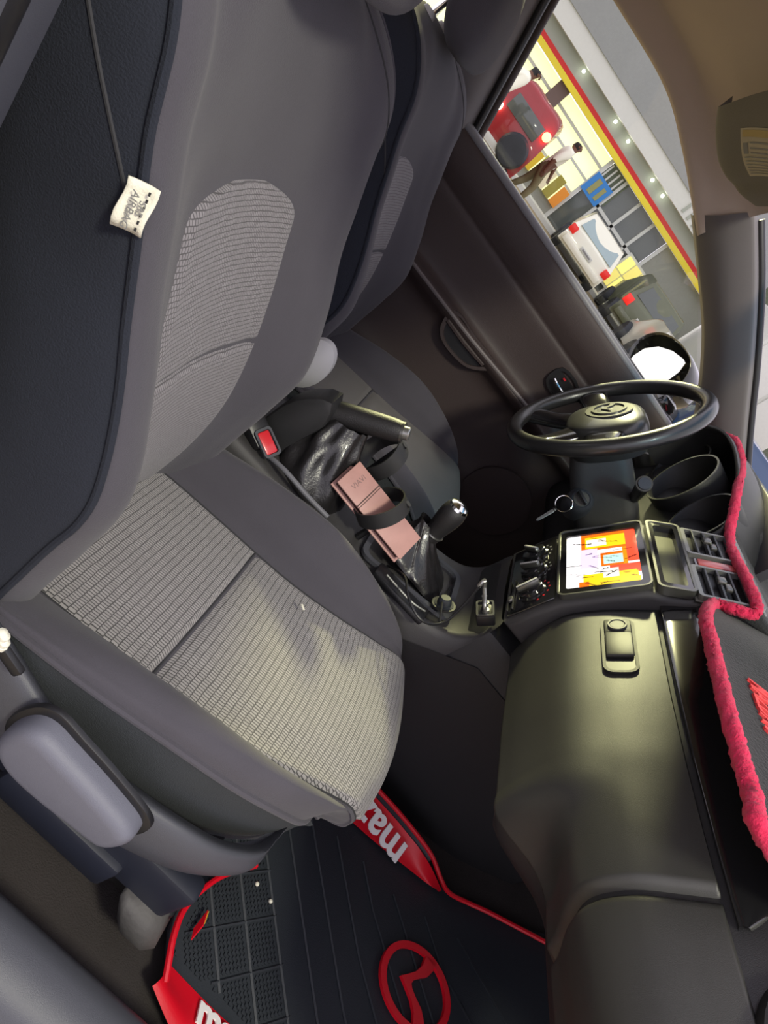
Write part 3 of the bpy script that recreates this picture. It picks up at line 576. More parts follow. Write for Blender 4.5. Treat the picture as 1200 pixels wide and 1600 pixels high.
# twin vents with a hazard switch between
T, ln_ = stf((.624, .655), (.690, .718)); g = G(); g.box((0, ln_ / 2, .0015), (.224, ln_ + .004, .003), T, bev=.001); vp_ = g.build('vent_panel', mat('satin_grey_panel', (.22, .22, .21), .35, .5), da)
for a0, a1 in ((-.098, -.020), (.026, .106)):
    w = a1 - a0; cx = (a0 + a1) / 2; g = G(); ring_prism(g, rrect(w + .010, ln_ - .002, .006, cx=cx, cy=ln_ / 2), rrect(w, ln_ - .014, .003, cx=cx, cy=ln_ / 2), .012, T); ve = g.build('air_vent', MATS['satin_grey_panel'], da)
    g = G(); g.box((cx, ln_ / 2, .0035), (w, ln_ - .012, .001), T); g.build('vent_well', blk, ve)
    for k in range(4):
        g = G(); g.box((cx, .020 + .0175 * k, .0085), (w, .0035, .008), T, bev=.001); g.build('slat', pl2, ve)
    g = G(); g.box((cx - .006, .038, .014), (.016, .013, .007), T, bev=.002); g.box((cx + .008, .046, .012), (.018, .010, .006), T, bev=.002); g.build('vent_tab', dgl, ve)
g = G(); ring_prism(g, rrect(.026, ln_ - .022, .005, cx=.003, cy=ln_ / 2), rrect(.021, ln_ - .028, .004, cx=.003, cy=ln_ / 2), .008, T); hz = g.build('hazard_switch', gls, da)
g = G(); g.box((.003, ln_ / 2, .006), (.019, ln_ - .03, .008), T, bev=.002); g.build('hazard_button', mat('hazard_red', srgb(190, 95, 95), .3, coat=.4), hz)
# ---- driver's side: lower fascia, dial hood, dials, end vent
prof = [(1.16, .66), (1.0, .705), (.85, .712), (.75, .70), (.70, .675), (.675, .64), (.665, .58), (.655, .50), (.64, .43), (.645, .37), (.70, .33), (.85, .31), (1.0, .3)]
Patch([[(x, y, z) for x, z in prof] for y in lin(.108, .70, 12)]).mesh('driver_fascia', pl, da, 0, 12, 0, 11, 60, 40)
hood = [(.60, .55, .640), (.612, .545, .70), (.628, .525, .755), (.650, .475, .793), (.668, .415, .798), (.674, .33, .787), (.672, .26, .772), (.668, .19, .748), (.670, .125, .716), (.66, .112, .66)]
rows = []
for (x, y, z) in hood:
    i_ = V((.66, .34, .66)) - V((x, y, z)); i_.x = 0; i_.normalize()
    rows.append([(x + .13, y + i_.y * .014, z + i_.z * .018), (x + .03, y + i_.y * .012, z + i_.z * .012), (x + .002, y + i_.y * .010, z + i_.z * .010), (x - .004, y + i_.y * .004, z + i_.z * .004), (x, y, z), (x + .03, y - i_.y * .002, z - i_.z * .002), (x + .10, y, z - .003), (x + .22, y + i_.y * .01, z - .03), (x + .30, y, z - .07)])
hd = Patch(rows).mesh('dial_hood', pl, da, 0, 8, 0, 9, 40, 70)
g = G(); g.box((.775, .33, .68), (.02, .43, .24), bev=.004); g.build('dial_back', blk, da)
ax = V((-.93, 0, .36))
def dial(cen, r, depth):
    T = frame(cen, (0, -1, 0), (.06, 0, 1)); g = G()
    g.lathe([(r * .93, -depth), (r, 0), (r, .004), (r - .0035, .005), (r - .005, .001), (r * .86, -depth)], T, 48); d_ = g.build('dial_tube', pl, da); g = G(); g.lathe([(r, .0035), (r, .006), (r - .0035, .006), (r - .0035, .0035)], T, 48, cap=False); g.build('dial_rim', dgl, d_)
    g = G(); g.lathe([(r * .87, 0), (r * .87, .002)], T @ Matrix.Translation((0, 0, -depth + .002)), 40); g.build('dial_face', mat('dial_black', (.002, .002, .002), .95, spec=.1) if 'dial_black' not in MATS else MATS['dial_black'], d_)
    g = G(); g.box((r * .25, -r * .15, -depth + .008), (r * .7, .003, .002), T @ Matrix.Rotation(2.2, 4, 'Z')); g.build('needle', redbtn, d_)
dial((.652, .352, .688), .074, .07); dial((.676, .210, .692), .066, .06); dial((.680, .49, .690), .066, .06)
g = G(); g.lathe([(.004, 0), (.004, .012), (.002, .014)], frame(P(1117, 757, 'x', .69), (0, -1, 0), (.36, 0, .93)), 12); g.build('trip_pin', cream, da)
T = frame((.668, .60, .652), (0, -1, 0), (.55, 0, .84)); g = G(); g.lathe([(.052, -.03), (.052, .0), (.048, .010), (.043, .012), (.041, .004)], T, 40); ev = g.build('end_vent', dgl, da)
g = G(); g.lathe([(.041, .002), (.03, .008), (.012, .010)], T, 32); g.build('vent_core', dgl, ev)
g = G(); g.box((0, 0, .010), (.07, .004, .008), T @ Matrix.Rotation(.5, 4, 'Z'), bev=.001); g.build('vent_blade', blk, ev)
# knee panel and firewall below
g = G(); g.grid([[(1.02 + .10 * math.cos(z * 3), y, z) for y in lin(-.70, .70, 8)] for z in lin(.08, .40, 8)]); g.build('wall_front', carpet, kind='structure', smooth=60)
sc_ = thing('trim_fastener', 'small pale fastener head on the dark footwell side', 'fastener', tuple(P(792, 1298, 'y', -.125)))
T = frame(P(792, 1300, 'y', -.1225), (1, 0, 0), (0, 0, 1)); g = G(); g.lathe([(.010, -.002), (.011, .003), (.006, .004), (.006, .010), (.009, .011), (.0085, .014), (.003, .015)], T, 20); g.build('fastener_head', wplastic, sc_)
# ---- steering wheel
WC = V((.46, .36, .64)); wu = V((math.sin(math.radians(27)), 0, math.cos(math.radians(27)))); Tw_ = frame(WC, (0, -1, 0), wu)
def emblem(name, m, parent, T, r, h=.0015, ry=1.0):
    g = G(); n = 40; o = [(r * math.cos(2 * math.pi * k / n), ry * r * math.sin(2 * math.pi * k / n)) for k in range(n)]
    ring_prism(g, o, [(x * .84, y * .84) for x, y in o], h, T)
    up = [(-.90, .40), (-.62, .36), (-.40, .24), (-.22, .02), (-.10, -.10), (0, -.14)]; dn = [(-.86, .10), (-.58, .06), (-.36, -.06), (-.18, -.24), (-.07, -.36), (0, -.44)]
    up += [(-x, y) for x, y in up[-2::-1]]; dn += [(-x, y) for x, y in dn[-2::-1]]; k0 = len(g.v); vs = []
    for (ux, uy), (lx, ly) in zip(up, dn): vs += [(ux * r, uy * r * ry, h), (lx * r, ly * r * ry, h), (ux * r, uy * r * ry, 0), (lx * r, ly * r * ry, 0)]
    fs = []
    for i in range(len(up) - 1):
        a, b = 4 * i, 4 * i + 4; fs += [[a, a + 1, b + 1, b], [a, b, b + 2, a + 2], [a + 1, a + 3, b + 3, b + 1]]
    g.add(vs, fs, T); return g.build(name, m, parent, smooth=0)
sw = thing('steering_wheel', 'black leather steering wheel with glossy hub and round emblem', 'steering wheel', tuple(WC))
g = G(); n = 96; g.tube([Tw_ @ V((.182 * math.cos(2 * math.pi * k / n), .182 * math.sin(2 * math.pi * k / n), 0)) for k in range(n)], .0155, n=18, closed=True, sub=1); g.build('rim', wheelm, sw)
rows = []
for t, z in ((1.0, -.055), (1.06, -.02), (1.02, .0), (.90, .012), (.6, .020), (.3, .023), (.03, .024)):
    rows.append([Tw_ @ V((.082 * t * math.copysign(abs(math.cos(a)) ** .75, math.cos(a)), -.004 + .075 * t * math.copysign(abs(math.sin(a)) ** .75, math.sin(a)), z - .012)) for a in [2 * math.pi * k / 32 for k in range(33)]])
Patch(rows).mesh('hub_pad', mat('hub_black', (.03, .03, .03), .36, coat=.3), sw, 0, 32, 0, 6, 64, 30)
for a0, w in ((-8, .030), (188, .030), (-58, .024), (238, .024)):
    a = math.radians(a0); dr = V((math.cos(a), math.sin(a), 0)); pr_ = V((-dr.y, dr.x, 0)); rows = []
    for t, z, ww in ((.05, -.012, w * 1.5), (.09, -.012, w * 1.2), (.13, -.010, w), (.178, -.001, w * 1.1)):
        c_ = dr * t; rows.append([Tw_ @ (c_ + pr_ * ww * q + V((0, 0, z + hh))) for q, hh in ((-1, -.012), (-.95, .0), (-.5, .006), (.5, .006), (.95, .0), (1, -.012), (.5, -.016), (-.5, -.016), (-1, -.012))])
    Patch(rows).mesh('spoke', gls, sw, 0, 8, 0, 3, 24, 12)
emblem('emblem', dgl, sw, Tw_ @ Matrix.Translation((0, .004, .0115)), .034, .003)
g = G(); g.lathe([(.045, 0), (.045, .002), (.043, .002)], Tw_ @ Matrix.Translation((0, .004, .0095)), 40); g.build('emblem_ring', dgl, sw)
co = thing('steering_column', 'dark column shroud behind steering wheel with ignition lock', 'steering column', (.58, .36, .56))
rows = []
for d_, w, h in ((-.045, .045, .045), (-.065, .062, .055), (-.11, .070, .062), (-.20, .074, .066), (-.25, .072, .062)):
    rows.append([Tw_ @ V((w * math.copysign(abs(math.cos(a)) ** .45, math.cos(a)), -.022 + h * math.copysign(abs(math.sin(a)) ** .45, math.sin(a)), d_)) for a in [2 * math.pi * k / 28 for k in range(29)]])
Patch(rows).mesh('shroud', plb, co, 0, 28, 0, 4, 56, 24)
ig = P(908, 780, 'y', .275); T = frame(ig, (.45, -.85, .0), (.25, .13, .95)); T = frame(ig, V((.72, -.40, 0)), V((.35, .35, .85)))
g = G(); g.lathe([(.030, -.06), (.027, -.01), (.021, 0), (.018, .003), (.016, .001)], T, 32); g.build('lock_pod', pl2, co)
g = G(); g.lathe([(.0155, 0), (.0150, .003), (.004, .0032)], T, 28); g.build('lock_barrel', dgl, co)
sk = thing('wiper_stalk', 'stubby black control stalk with ringed end beside the ignition', 'stalk', tuple(P(975, 755, 'y', .27)))
e_ = P(1006, 757, 'y', .215); s_ = V((.615, .300, .600)); g = G(); g.tube([s_, s_ * .35 + e_ * .65, e_], [.010, .013, .0135], n=16, sub=2); g.build('stalk', blk, sk)
d_ = (e_ - s_).normalized(); g = G(); g.tube([e_ - d_ * .002, e_ + d_ * .006], [.015, .015], n=20, sub=1); g.build('end_ring', dgl, sk)
g = G(); g.tube([e_ + d_ * .006, e_ + d_ * .009], [.012, .011], n=20, sub=1); g.build('end_cap', pl2, sk)
ke = thing('car_key', 'black headed car key in the ignition with a ring and silver tag', 'key', tuple(ig))
g = G(); g.box((0, 0, .010), (.030, .006, .020), T, bev=.002); g.build('key_head', blk, ke)
kr = P(881, 787, 'y', .258); n = 28; g = G(); tr = frame(kr, (.8, -.5, .1), (.2, .2, .9)); g.tube([tr @ V((.0165 * math.cos(2 * math.pi * k / n), .0165 * math.sin(2 * math.pi * k / n), 0)) for k in range(n)], .0014, n=8, closed=True, sub=1); g.build('key_ring', chrome, ke)
a, b = P(866, 796, 'y', .255), P(840, 811, 'y', .245); d_ = (b - a); g = G(); Tt = frame((a + b) / 2, d_, (0, .5, .6)); g.prism([(-.021, -.002), (-.012, -.005), (.019, -.0035), (.022, 0), (.019, .0035), (-.012, .005), (-.021, .002)], .002, Tt); g.build('tag', mat('pale_silver', (.62, .62, .60), .45, .4), ke)
g = G(); g.tube([a + V((.004 * math.cos(k * .9), .004 * math.sin(k * .9), 0)) for k in range(7)], .001, n=6, closed=True, sub=1); g.build('link', chrome, ke)
# ================================================================== dash cover
dm = thing('dash_cover', 'black felt dashboard cover with crimson fleece edge and red lettering', 'dash cover', (.85, 0, .7))
edge = [(.86, -.60, .692), (.74, -.585, .682), (.655, -.570, .673)] + [tuple(P(px, py, 'z', .672)) for px, py in ((1186, 1308), (1168, 1245), (1146, 1170), (1124, 1085), (1108, 1015), (1098, 965))]
edge += [tuple(P(1110, 946, 'y', -.122)), tuple(P(1142, 954, 'y', -.124)), tuple(P(1170, 961, 'y', -.125)), tuple(P(1178, 948, 'y', -.11)), tuple(P(1160, 903, 'y', -.04)), tuple(P(1140, 862, 'y', .06)), tuple(P(1134, 828, 'y', .125)), tuple(P(1141, 780, 'y', .21)), tuple(P(1150, 735, 'y', .34)), tuple(P(1145, 703, 'y', .43)), tuple(P(1132, 688, 'y', .50)), (.66, .56, .74), (.70, .60, .70)]
ep = Patch([[e, e] for e in edge]); NE = len(edge); rows = []
for v in lin(0, NE - 1, 110):
    e = ep.at(0, v); y = e[1]; hoody = max(0, min(1, (y - .10) / .1)); zt = .712 * (1 - hoody) + hoody * (e[2] + .004); r = []
    for t in (0, .04, .10, .2, .35, .5, .7, .88, 1):
        x = e[0] + (1.13 - e[0]) * t; k = min(1, t / .22); z = e[2] + (zt - e[2]) * (k * k * (3 - 2 * k)); dn = max(0, (t - .35) / .65); z = z * (1 - dn) + (.715 - .03 * dn) * dn if hoody else z - .022 * dn
        r.append((x, y * (1 - .05 * t * (abs(y) > .5)), z + .006 + .0025 * math.sin(9 * x * 3 + y * 17) * min(1, t * 4)))
    rows.append(r)
fp = Patch(rows); fp.mesh('felt_sheet', felt, dm, 0, 8, 0, 109, 60, 160)
g = G(); q = [V(ep.at(0, v)) + V((0, 0, .004 + .007 * max(0, min(1, (ep.at(0, v)[1] - .08) / .08)))) for v in lin(0, NE - 1, 330)]; g.tube(q, [.0074 + .0012 * rng.random() for _ in q], n=16, sub=1)
g.v = [v + V(rng.normal(0, .0008, 3)) for v in g.v]; g.build('fleece_edge', fleece, dm, smooth=180)
fs_ = [(u, v, proj(fp.at(u, v))) for u in lin(0, 4, 70) for v in lin(0, 60, 150)]
def ff_(px, py): u, v, _ = min(fs_, key=lambda q_: (q_[2][0] - px) ** 2 + (q_[2][1] - py) ** 2); return V(fp.at(u, v)), V(fp.n(u, v))
o, nn_ = ff_(1167, 1062); d_ = ff_(1195, 1148)[0] - o; nn_ = nn_ if nn_.z > 0 else -nn_; Tm = frame(o, d_, nn_.cross(d_)) @ Matrix.Translation((0, 0, .0018)) @ Matrix(((1, .22, 0, 0), (0, 1, 0, 0), (0, 0, 1, 0), (0, 0, 0, 1)))
tx = letters('embroidery', 'MAZDA 3', .036, Tm @ Matrix.Diagonal((.60, 1, 1, 1)), thread, dm, .0015, bold=.0004)
# ================================================================== passenger floor mat
fm = thing('rubber_floor_mat', 'black rubber floor mat with red lettered flanges and round red emblem', 'floor mat', (.75, -.38, 0))
fz = lambda x: float(np.interp(x, xs, zs)) + .002
def onf(px, py, h=.016):
    z = .03
    for _ in range(25): z = z * .5 + .5 * (fz(P(px, py, 'z', z).x) + h)
    return P(px, py, 'z', z)
rows = []
for x in [.448, .452, .47] + lin(.5, 1.14, 22):
    rw = max(0, 1 - ((x - .448) / .05)) ** 2 * .05; rows.append([(x, y, fz(x) + z) for y, z in [(-.612 + rw, .010), (-.600 + rw, .006), (-.588 + rw, .004)] + [(y, .004) for y in lin(-.56, -.26, 9)] + [(-.235, .005), (-.215 + .02 * (x - .45), .005)]])
Patch(rows).mesh('mat_sheet', rub, fm, 0, 13, 0, 24, 40, 60)
nf = []
for t in lin(0, 1, 16):
    x = .468 + .62 * t; k = min(1, t * 9); nf.append([(x, -.586 - .004 * k, fz(x) + .007), (x + .0, -.600 - .008 * k, fz(x) + .013), (x - .004, -.612 - .022 * k, fz(x) + .022), (x - .008, -.622 - .030 * k, fz(x) + .020)])
nfp = Patch(nf); nfp.mesh('near_flange', rubr, fm, 0, 3, 0, 15, 12, 40)
inn = [(430, 1165), (490, 1230), (545, 1280), (598, 1326), (640, 1359), (668, 1381), (684, 1391), (689, 1393)]; out = [(480, 1130), (536, 1192), (582, 1240), (622, 1284), (652, 1321), (672, 1352), (686, 1382), (690, 1391)]
ff = [[(lambda a_, b_, t_: a_ + (b_ - a_) * t_ + V((0, 0, -.006 * math.sin(math.pi * t_))))(onf(*i_, .012), onf(*o_, .040), t_) for t_ in (0, .33, .66, 1)] for i_, o_ in zip(inn, out)]
ffp = Patch(ff); ffp.mesh('far_flange', rubr, fm, 0, 3, 0, 7, 12, 40)
rim = [P(*q_, 'z', .055) for q_ in ((545, 1182), (582, 1224), (622, 1268), (656, 1310), (676, 1340))] + [P(689, 1374, 'z', .053), onf(702, 1395, .02), onf(730, 1410), onf(765, 1426), onf(805, 1447), onf(843, 1467), onf(880, 1488)]
g = G(); g.tube(rim, .0042, n=8, sub=5); g.build('rim_bead', rubr, fm)
g = G(); g.grid([[V(p) for p in (ff[i][3], (V(ff[i][3]) + rim[k]) / 2 - V((0, 0, .006)), rim[k])] for k, i in enumerate((1, 2, 3, 4, 5))]); g.build('rim_web', rub, fm, smooth=60)
g = G(); g.tube([P(400, 1352, 'z', .012), P(352, 1366, 'z', .018), P(318, 1388, 'z', .022), P(288, 1420, 'z', .024), P(272, 1460, 'z', .024), P(264, 1500, 'z', .024), P(258, 1535, 'z', .022)], .0042, n=8, sub=5); g.build('rim_bead', rubr, fm)
def on_strip(pa, u0, u1, v0, v1): o = V(pa.at(u0, v0)); return o, V(pa.at(u0, v1)) - o, V(pa.at(u1, v0)) - o
o = onf(636, 1325, .034); r_ = onf(583, 1256, .034) - o; u_ = onf(592, 1330, .016) - onf(625, 1296, .038)
lt = letters('lettering', 'mazda', .074, frame(o + V((0, 0, .0)), r_, u_) @ Matrix.Translation((0, 0, .003)), white, fm, .0012, bold=.0016, space=1.02)
o = P(318, 1590, 'z', .018); r_ = V((1, .0, .0)); lt2 = letters('lettering', 'mazda', .052, frame(P(300, 1603, 'z', .024), r_, V((0, .9, -.35))) @ Matrix.Translation((0, .006, .003)), white, fm, .0012, bold=.0016)
lc = P(641, 1545, 'z', .022); emblem('round_emblem', rubr, fm, frame((lc.x, lc.y, fz(lc.x) + .007), (0, -1, 0), (.95, 0, .19)), .060, .006, ry=1.15)
# tread: diagonal ribs, and dotted pads towards the door
e1 = V((.66, -.75, 0)).normalized(); e2 = V((.75, .66, 0)).normalized(); inside = lambda p: .47 < p.x < 1.0 and -.575 < p.y < -.27
o0 = P(383, 1440, 'z', .006); g = G(); g2 = G()
for k in range(-8, 12):
    p = o0 + e2 * (.052 * k); run = [p + e1 * s for s in lin(-.5, .6, 80)]; run = [q for q in run if inside(q)]
    if len(run) > 3: g = G(); g.tube([V((q.x, q.y, fz(q.x) + .0045)) for q in run], .0021, n=4, sub=1); g.build('tread_rib', rub, fm)
for k in range(-3, 4):
    p = o0 + e1 * (.058 * k); run = [p + e2 * s for s in lin(-.26, .056, 30)]; run = [q for q in run if inside(q)]
    if len(run) > 3: g = G(); g.tube([V((q.x, q.y, fz(q.x) + .0045)) for q in run], .0021, n=4, sub=1); g.build('tread_rib', rub, fm)
for ka_ in range(-3, 3):
    for kb_ in range(-5, 1):
        c_ = o0 + e1 * (.058 * (ka_ + .5)) + e2 * (.052 * (kb_ + .5))
        for i in range(8):
            for j in range(7):
                p = c_ + e1 * (.0062 * (i - 3.5)) + e2 * (.0062 * (j - 3))
                if inside(p): g2.box((p.x, p.y, fz(p.x) + .0045), (.0042, .0042, .003))
g2.build('tread_dots', rub, fm, smooth=0, kind='stuff')
g = G()
for px, py in ((402, 1381), (423, 1408)): g.box(tuple(P(px, py, 'z', .009)), (.005, .004, .004), bev=.0015)
for k, (px, py) in enumerate(((402, 1381), (423, 1408))):
    g = G(); p = P(px, py, 'z', .009); g.lathe([(.001, -.0025), (.0032, -.001), (.003, .001), (.001, .0025)], Matrix.Translation(p), 8); tag(g.build('crumb', cream, smooth=60), ['pale tan crumb on the floor mat nearer the seat edge', 'larger pale crumb on the floor mat nearer the emblem'][k], 'crumb')
g = G(); T = frame(P(312, 1444, 'z', .02), P(322, 1430, 'z', .02) - P(304, 1462, 'z', .02), (.4, -.4, .8)); g.prism([(-.020, 0), (-.006, -.005), (.02, 0), (.0, .005)], .002, T); sp = g.build('sweet_wrapper', rubr, smooth=0); tag(sp, 'slim red and yellow wrapper scrap at the rear corner of floor mat', 'wrapper')
g = G(); g.prism([(-.004, .001), (.004, -.001), (.020, .001), (.004, .0045)], .001, T @ Matrix.Translation((0, 0, .002))); g.build('yellow_print', mat('wrapper_yellow', srgb(230, 190, 60), .5), sp, smooth=0)
g = G(); p = P(474, 948, 'z', .262); g.box((0, 0, 0), (.009, .0035, .002), frame((p.x, p.y, p.z - .001), (.8, -.5, 0), (.5, .8, 0)), bev=.0008); tag(g.build('lint_speck', cream), 'tiny pale lint speck on the ribbed seat cushion', 'lint')
# ================================================================== driver's door, its mirror, visor
dr = setting('door_1', (.2, .70, .35))
pr_ = [(.712, .685), (.692, .700), (.678, .694), (.674, .67), (.676, .64), (.684, .612), (.688, .60), (.686, .585), (.690, .53), (.690, .480), (.680, .462), (.656, .452), (.652, .444), (.660, .430), (.686, .40), (.692, .34), (.690, .26), (.676, .20), (.668, .10), (.672, .0), (.70, -.05)]
Patch([[(x, y, z + (.018 * (x - .2) if .38 < z < .5 else 0)) for y, z in pr_] for x in lin(-.42, .80, 14)]).mesh('door_panel', doorm, dr, 0, 20, 0, 13, 110, 30)
g = G(); g.tube([(x, .690, .704 - .012 * max(0, x)) for x in lin(-.17, .66, 10)], .011, n=12); g.build('sill_moulding', mat('sill_grey', (.20, .20, .215), .45), dr)
g = G(); g.tube([(x, .716, .702) for x in lin(-.17, .66, 6)], .009, n=10); g.build('window_seal', blk, dr)
g = G(); g.tube([P(*q, 'y', .655) for q in ((640, 404), (690, 470), (740, 535), (790, 595), (832, 645))], .005, n=8); g.build('armrest_strip', mat('strip_grey', (.16, .14, .14), .4), dr)
# pull pocket
c = [P(*q, 'y', .668) for q in ((706, 484), (690, 506), (690, 528), (706, 552), (730, 573), (760, 578), (776, 572), (768, 556), (740, 520), (722, 492))]
cen = sum(c, V()) / len(c); o = smooth_poly([(p.x, p.z) for p in c], 3); i_ = [(cen.x + (x - cen.x) * .86, cen.z + (z - cen.z) * .86) for x, z in o]
g = G(); ring_prism(g, o, i_, .012, XZ(.672)); pk = g.build('pull_pocket', doorm, dr)
g = G(); g.prism(i_, .004, XZ(.672)); g.build('pocket_floor', blk, pk)
g = G(); g.tube([P(*q, 'y', .662) for q in ((700, 500), (725, 535), (755, 570))], .007, n=8); g.build('pocket_ridge', doorm, pk)
# inner release handle
q = [P(*p, 'y', .684) for p in ((853, 592), (880, 574), (905, 606), (884, 632), (866, 622))]; cen = sum(q, V()) / 5
o = smooth_poly([(p.x, p.z) for p in q], 3); i_ = [(cen.x + (x - cen.x) * .84, cen.z + (z - cen.z) * .84) for x, z in o]; g = G(); ring_prism(g, o, i_, .010, XZ(.690)); rh = g.build('release_bezel', blk, dr)
g = G(); g.prism(i_, .002, XZ(.689)); g.build('bezel_floor', blk, rh)
g = G(); g.tube([P(866, 592, 'y', .675), P(870, 600, 'y', .672), P(878, 613, 'y', .672), P(886, 626, 'y', .676)], .004, n=8); g.build('release_lever', chrome, rh)
g = G(); g.box(tuple(P(882, 593, 'y', .68)), (.008, .003, .004)); g.build('lock_mark', redbtn, rh)
T = frame((.585, .672, .24), (-1, 0, 0), (0, 0, 1)); g = G(); g.lathe([(.098, -.01), (.096, .006), (.088, .009), (.082, .004)], T, 40); spk = g.build('speaker_ring', doorm, dr)
g = G(); g.lathe([(.083, .002), (.06, .006), (.02, .008)], T, 36); g.build('speaker_grille', doorc, spk)
g = G(); g.box((.22, .672, .055), (.55, .03, .12), bev=.012); g.build('map_pocket', doorm, dr)
# the open front corner of the frame and door mirror
mi = thing('door_mirror', 'black door mirror with pale glass outside the far window', 'mirror', tuple(P(1030, 575, 'y', .86)))
o = [Pn(*q, P(1030, 575, 'y', .88), (-.93, -.36, .06)) for q in ((981, 560), (992, 538), (1012, 524), (1036, 521), (1058, 532), (1076, 552), (1081, 570), (1074, 590), (1058, 606), (1030, 616), (1000, 612), (986, 590))]
cen = sum(o, V()) / len(o); Tm2 = frame(cen, (0, -1, .0), (.25, 0, .97))
rows = []
for d_, s_ in ((0, .94), (-.004, 1), (.012, 1.03), (.05, .95), (.09, .70), (.11, .35)): rows.append([cen + (p - cen) * s_ + V((d_ * 1.0, d_ * .25, .0)) for p in o + [o[0]]])
Patch(rows).mesh('mirror_housing', gls, mi, 0, 12, 0, 5, 60, 16)
mn = V((-.93, -.36, .06)).normalized(); mo = P(1030, 575, 'y', .875)
gl_ = [Pn(*q, mo, mn) for q in ((984, 566), (991, 557), (1008, 546), (1030, 543), (1052, 550), (1069, 563), (1072, 569), (1062, 583), (1042, 598), (1018, 604), (996, 600), (988, 588))]
g = G(); g.add([p + mn * .004 for p in gl_] + [p - mn * .004 for p in gl_], [list(range(12)), list(range(23, 11, -1))] + [[k, (k + 1) % 12, 12 + (k + 1) % 12, 12 + k] for k in range(12)]); g.build('mirror_glass', mirrorm, mi, smooth=0)
g = G(); g.box((.62, .79, .71), (.06, .16, .05), bev=.015); g.build('mirror_arm', gls, mi)
# sun visor with its notice
vi = thing('sun_visor', 'brown grey sun visor with a printed paper notice under the headliner', 'sun visor', (.22, .3, 1.05))
o = [P(1128, 163, 'y', .36), P(1124, 200, 'y', .36), P(1128, 245, 'y', .36), P(1140, 272, 'y', .36), P(1152, 285, 'y', .36), P(1163, 300, 'y', .355), P(1186, 318, 'y', .35)]
rowsA = []
for p in o: rowsA.append([p + V((0, 0, .018)), p + V((0, .006, .008)), p, p + V((.0, -.012, -.006)), p + V((.01, -.14, .012)), p + V((.02, -.30, .018)), p + V((.02, -.33, .03))])
vp2 = Patch(rowsA); vp2.mesh('visor_pad', mat('visor_vinyl', (.17, .155, .135), .75, bump=.3, scale=700), vi, 0, 6, 0, 6, 24, 20)
uvs = [(u, v, proj(vp2.at(u, v))) for u in lin(2.5, 5.5, 50) for v in lin(.2, 5.8, 60)]
def find(px, py): return min(uvs, key=lambda q: (q[2][0] - px) ** 2 + (q[2][1] - py) ** 2)[:2]
qa, qb, qc = find(1157, 199), find(1174, 274), find(1192, 197); NS = 1 if np.dot(vp2.n(*qa), CAMC - vp2.at(*qa)) > 0 else -1
onv = lambda a, b, h: V(vp2.at(qa[0] + (qb[0] - qa[0]) * a + (qc[0] - qa[0]) * b, qa[1] + (qb[1] - qa[1]) * a + (qc[1] - qa[1]) * b) + vp2.n(*qa) * NS * h)
g = G(); g.grid([[onv(a, b, .0012) for b in lin(0, 1.6, 8)] for a in lin(0, 1, 8)]); nt = g.build('paper_notice', mat('notice_paper', (.62, .55, .38), .8), vi)
def bar(a0, a1, b0, b1, nm, m): g = G(); g.grid([[onv(a, b, .0018) for b in lin(b0, b1, 6)] for a in lin(a0, a1, 3)]); g.build(nm, m, nt)
for k in range(9): bar(.20 + .085 * k, .225 + .085 * k, .45 if k < 3 else .12, 1.5, 'print_line', ink)
bar(.22, .40, .12, .34, 'print_block', ink); bar(.03, .13, .1, 1.5, 'heading', mat('notice_amber', (.60, .45, .16), .8))
# ================================================================== the forecourt outside the far window
YB = 21.0; GZ = -.38
asph = mat('forecourt_concrete', srgb(150, 135, 105), .9, bump=.3, scale=30, var=.2)
g = G(); g.grid([[(x, y, GZ) for x in lin(-40, 60, 6)] for y in lin(-30, 60, 6)]); g.build('ground', asph, kind='structure', smooth=0)
wgrey = mat('wall_grey', srgb(150, 152, 140), .85, var=.08); gfas = mat('fascia_green_grey', srgb(165, 172, 158), .8); beam = mat('pale_beam', srgb(215, 218, 208), .7, var=.05); soff = mat('canopy_grey', srgb(150, 154, 150), .85, var=.08)
sred = mat('stripe_red', srgb(205, 35, 30), .5); syel = mat('stripe_yellow', srgb(235, 215, 50), .5); frame_m = mat('pale_frame', srgb(205, 208, 200), .5)
lit = mat('lit_shop_interior', (.9, .92, .6), .8, emit=.46, emcol=(.95, .97, .52, 1)); lamp_m = mat('lit_lamp', (1, 1, .95), .5, emit=6, emcol=(1, 1, .9, 1)); dkglass = mat('dark_shop_glass', (.10, .115, .105), .08, coat=.3)
sh = thing('shop_building', 'grey roadside shop with red and yellow stripe and lit windows', 'shop', (2, YB, GZ))
q = lambda px, py: P(px, py, 'y', YB)
z_ys0, z_ys1 = 1.91, 2.06; z_rs1 = 2.18; z_f1 = 2.53; z_b1 = 2.98
def slab(name, x0, x1, z0, z1, m, y=YB, d=.15, par=sh, **k): g = G(); g.box(((x0 + x1) / 2, y + d / 2, (z0 + z1) / 2), (x1 - x0, d, z1 - z0)); return g.build(name, m, par, smooth=0, **k)
slab('yellow_stripe', -9, 5.6, z_ys0, z_ys1, syel, YB - .25, .2); slab('red_stripe', -9, 5.6, z_ys1, z_rs1, sred, YB - .25, .2); slab('fascia', -9, 5.6, z_rs1, z_f1, gfas, YB - .2, .2)
slab('pale_beam', -9, 5.6, z_f1, z_b1, beam, YB - .5, .3)
for x in (-1.9, -.4, .2, 1.4, 1.9):
    g = G(); g.lathe([(.045, 0), (.045, .04), (.02, .06)], Matrix.Translation((x, YB - .35, 2.42)) @ Matrix.Rotation(math.pi / 2, 4, 'X'), 12); g.build('spot_lamp', lamp_m, sh)
for k in range(6):
    slab('beam_slot', 2.5 + .24 * k, 2.58 + .24 * k, 2.6, 2.92, gfas, YB - .53, .04)
slab('upper_wall', -9, 5.6, z_b1, 8, soff, YB - .55, .4)
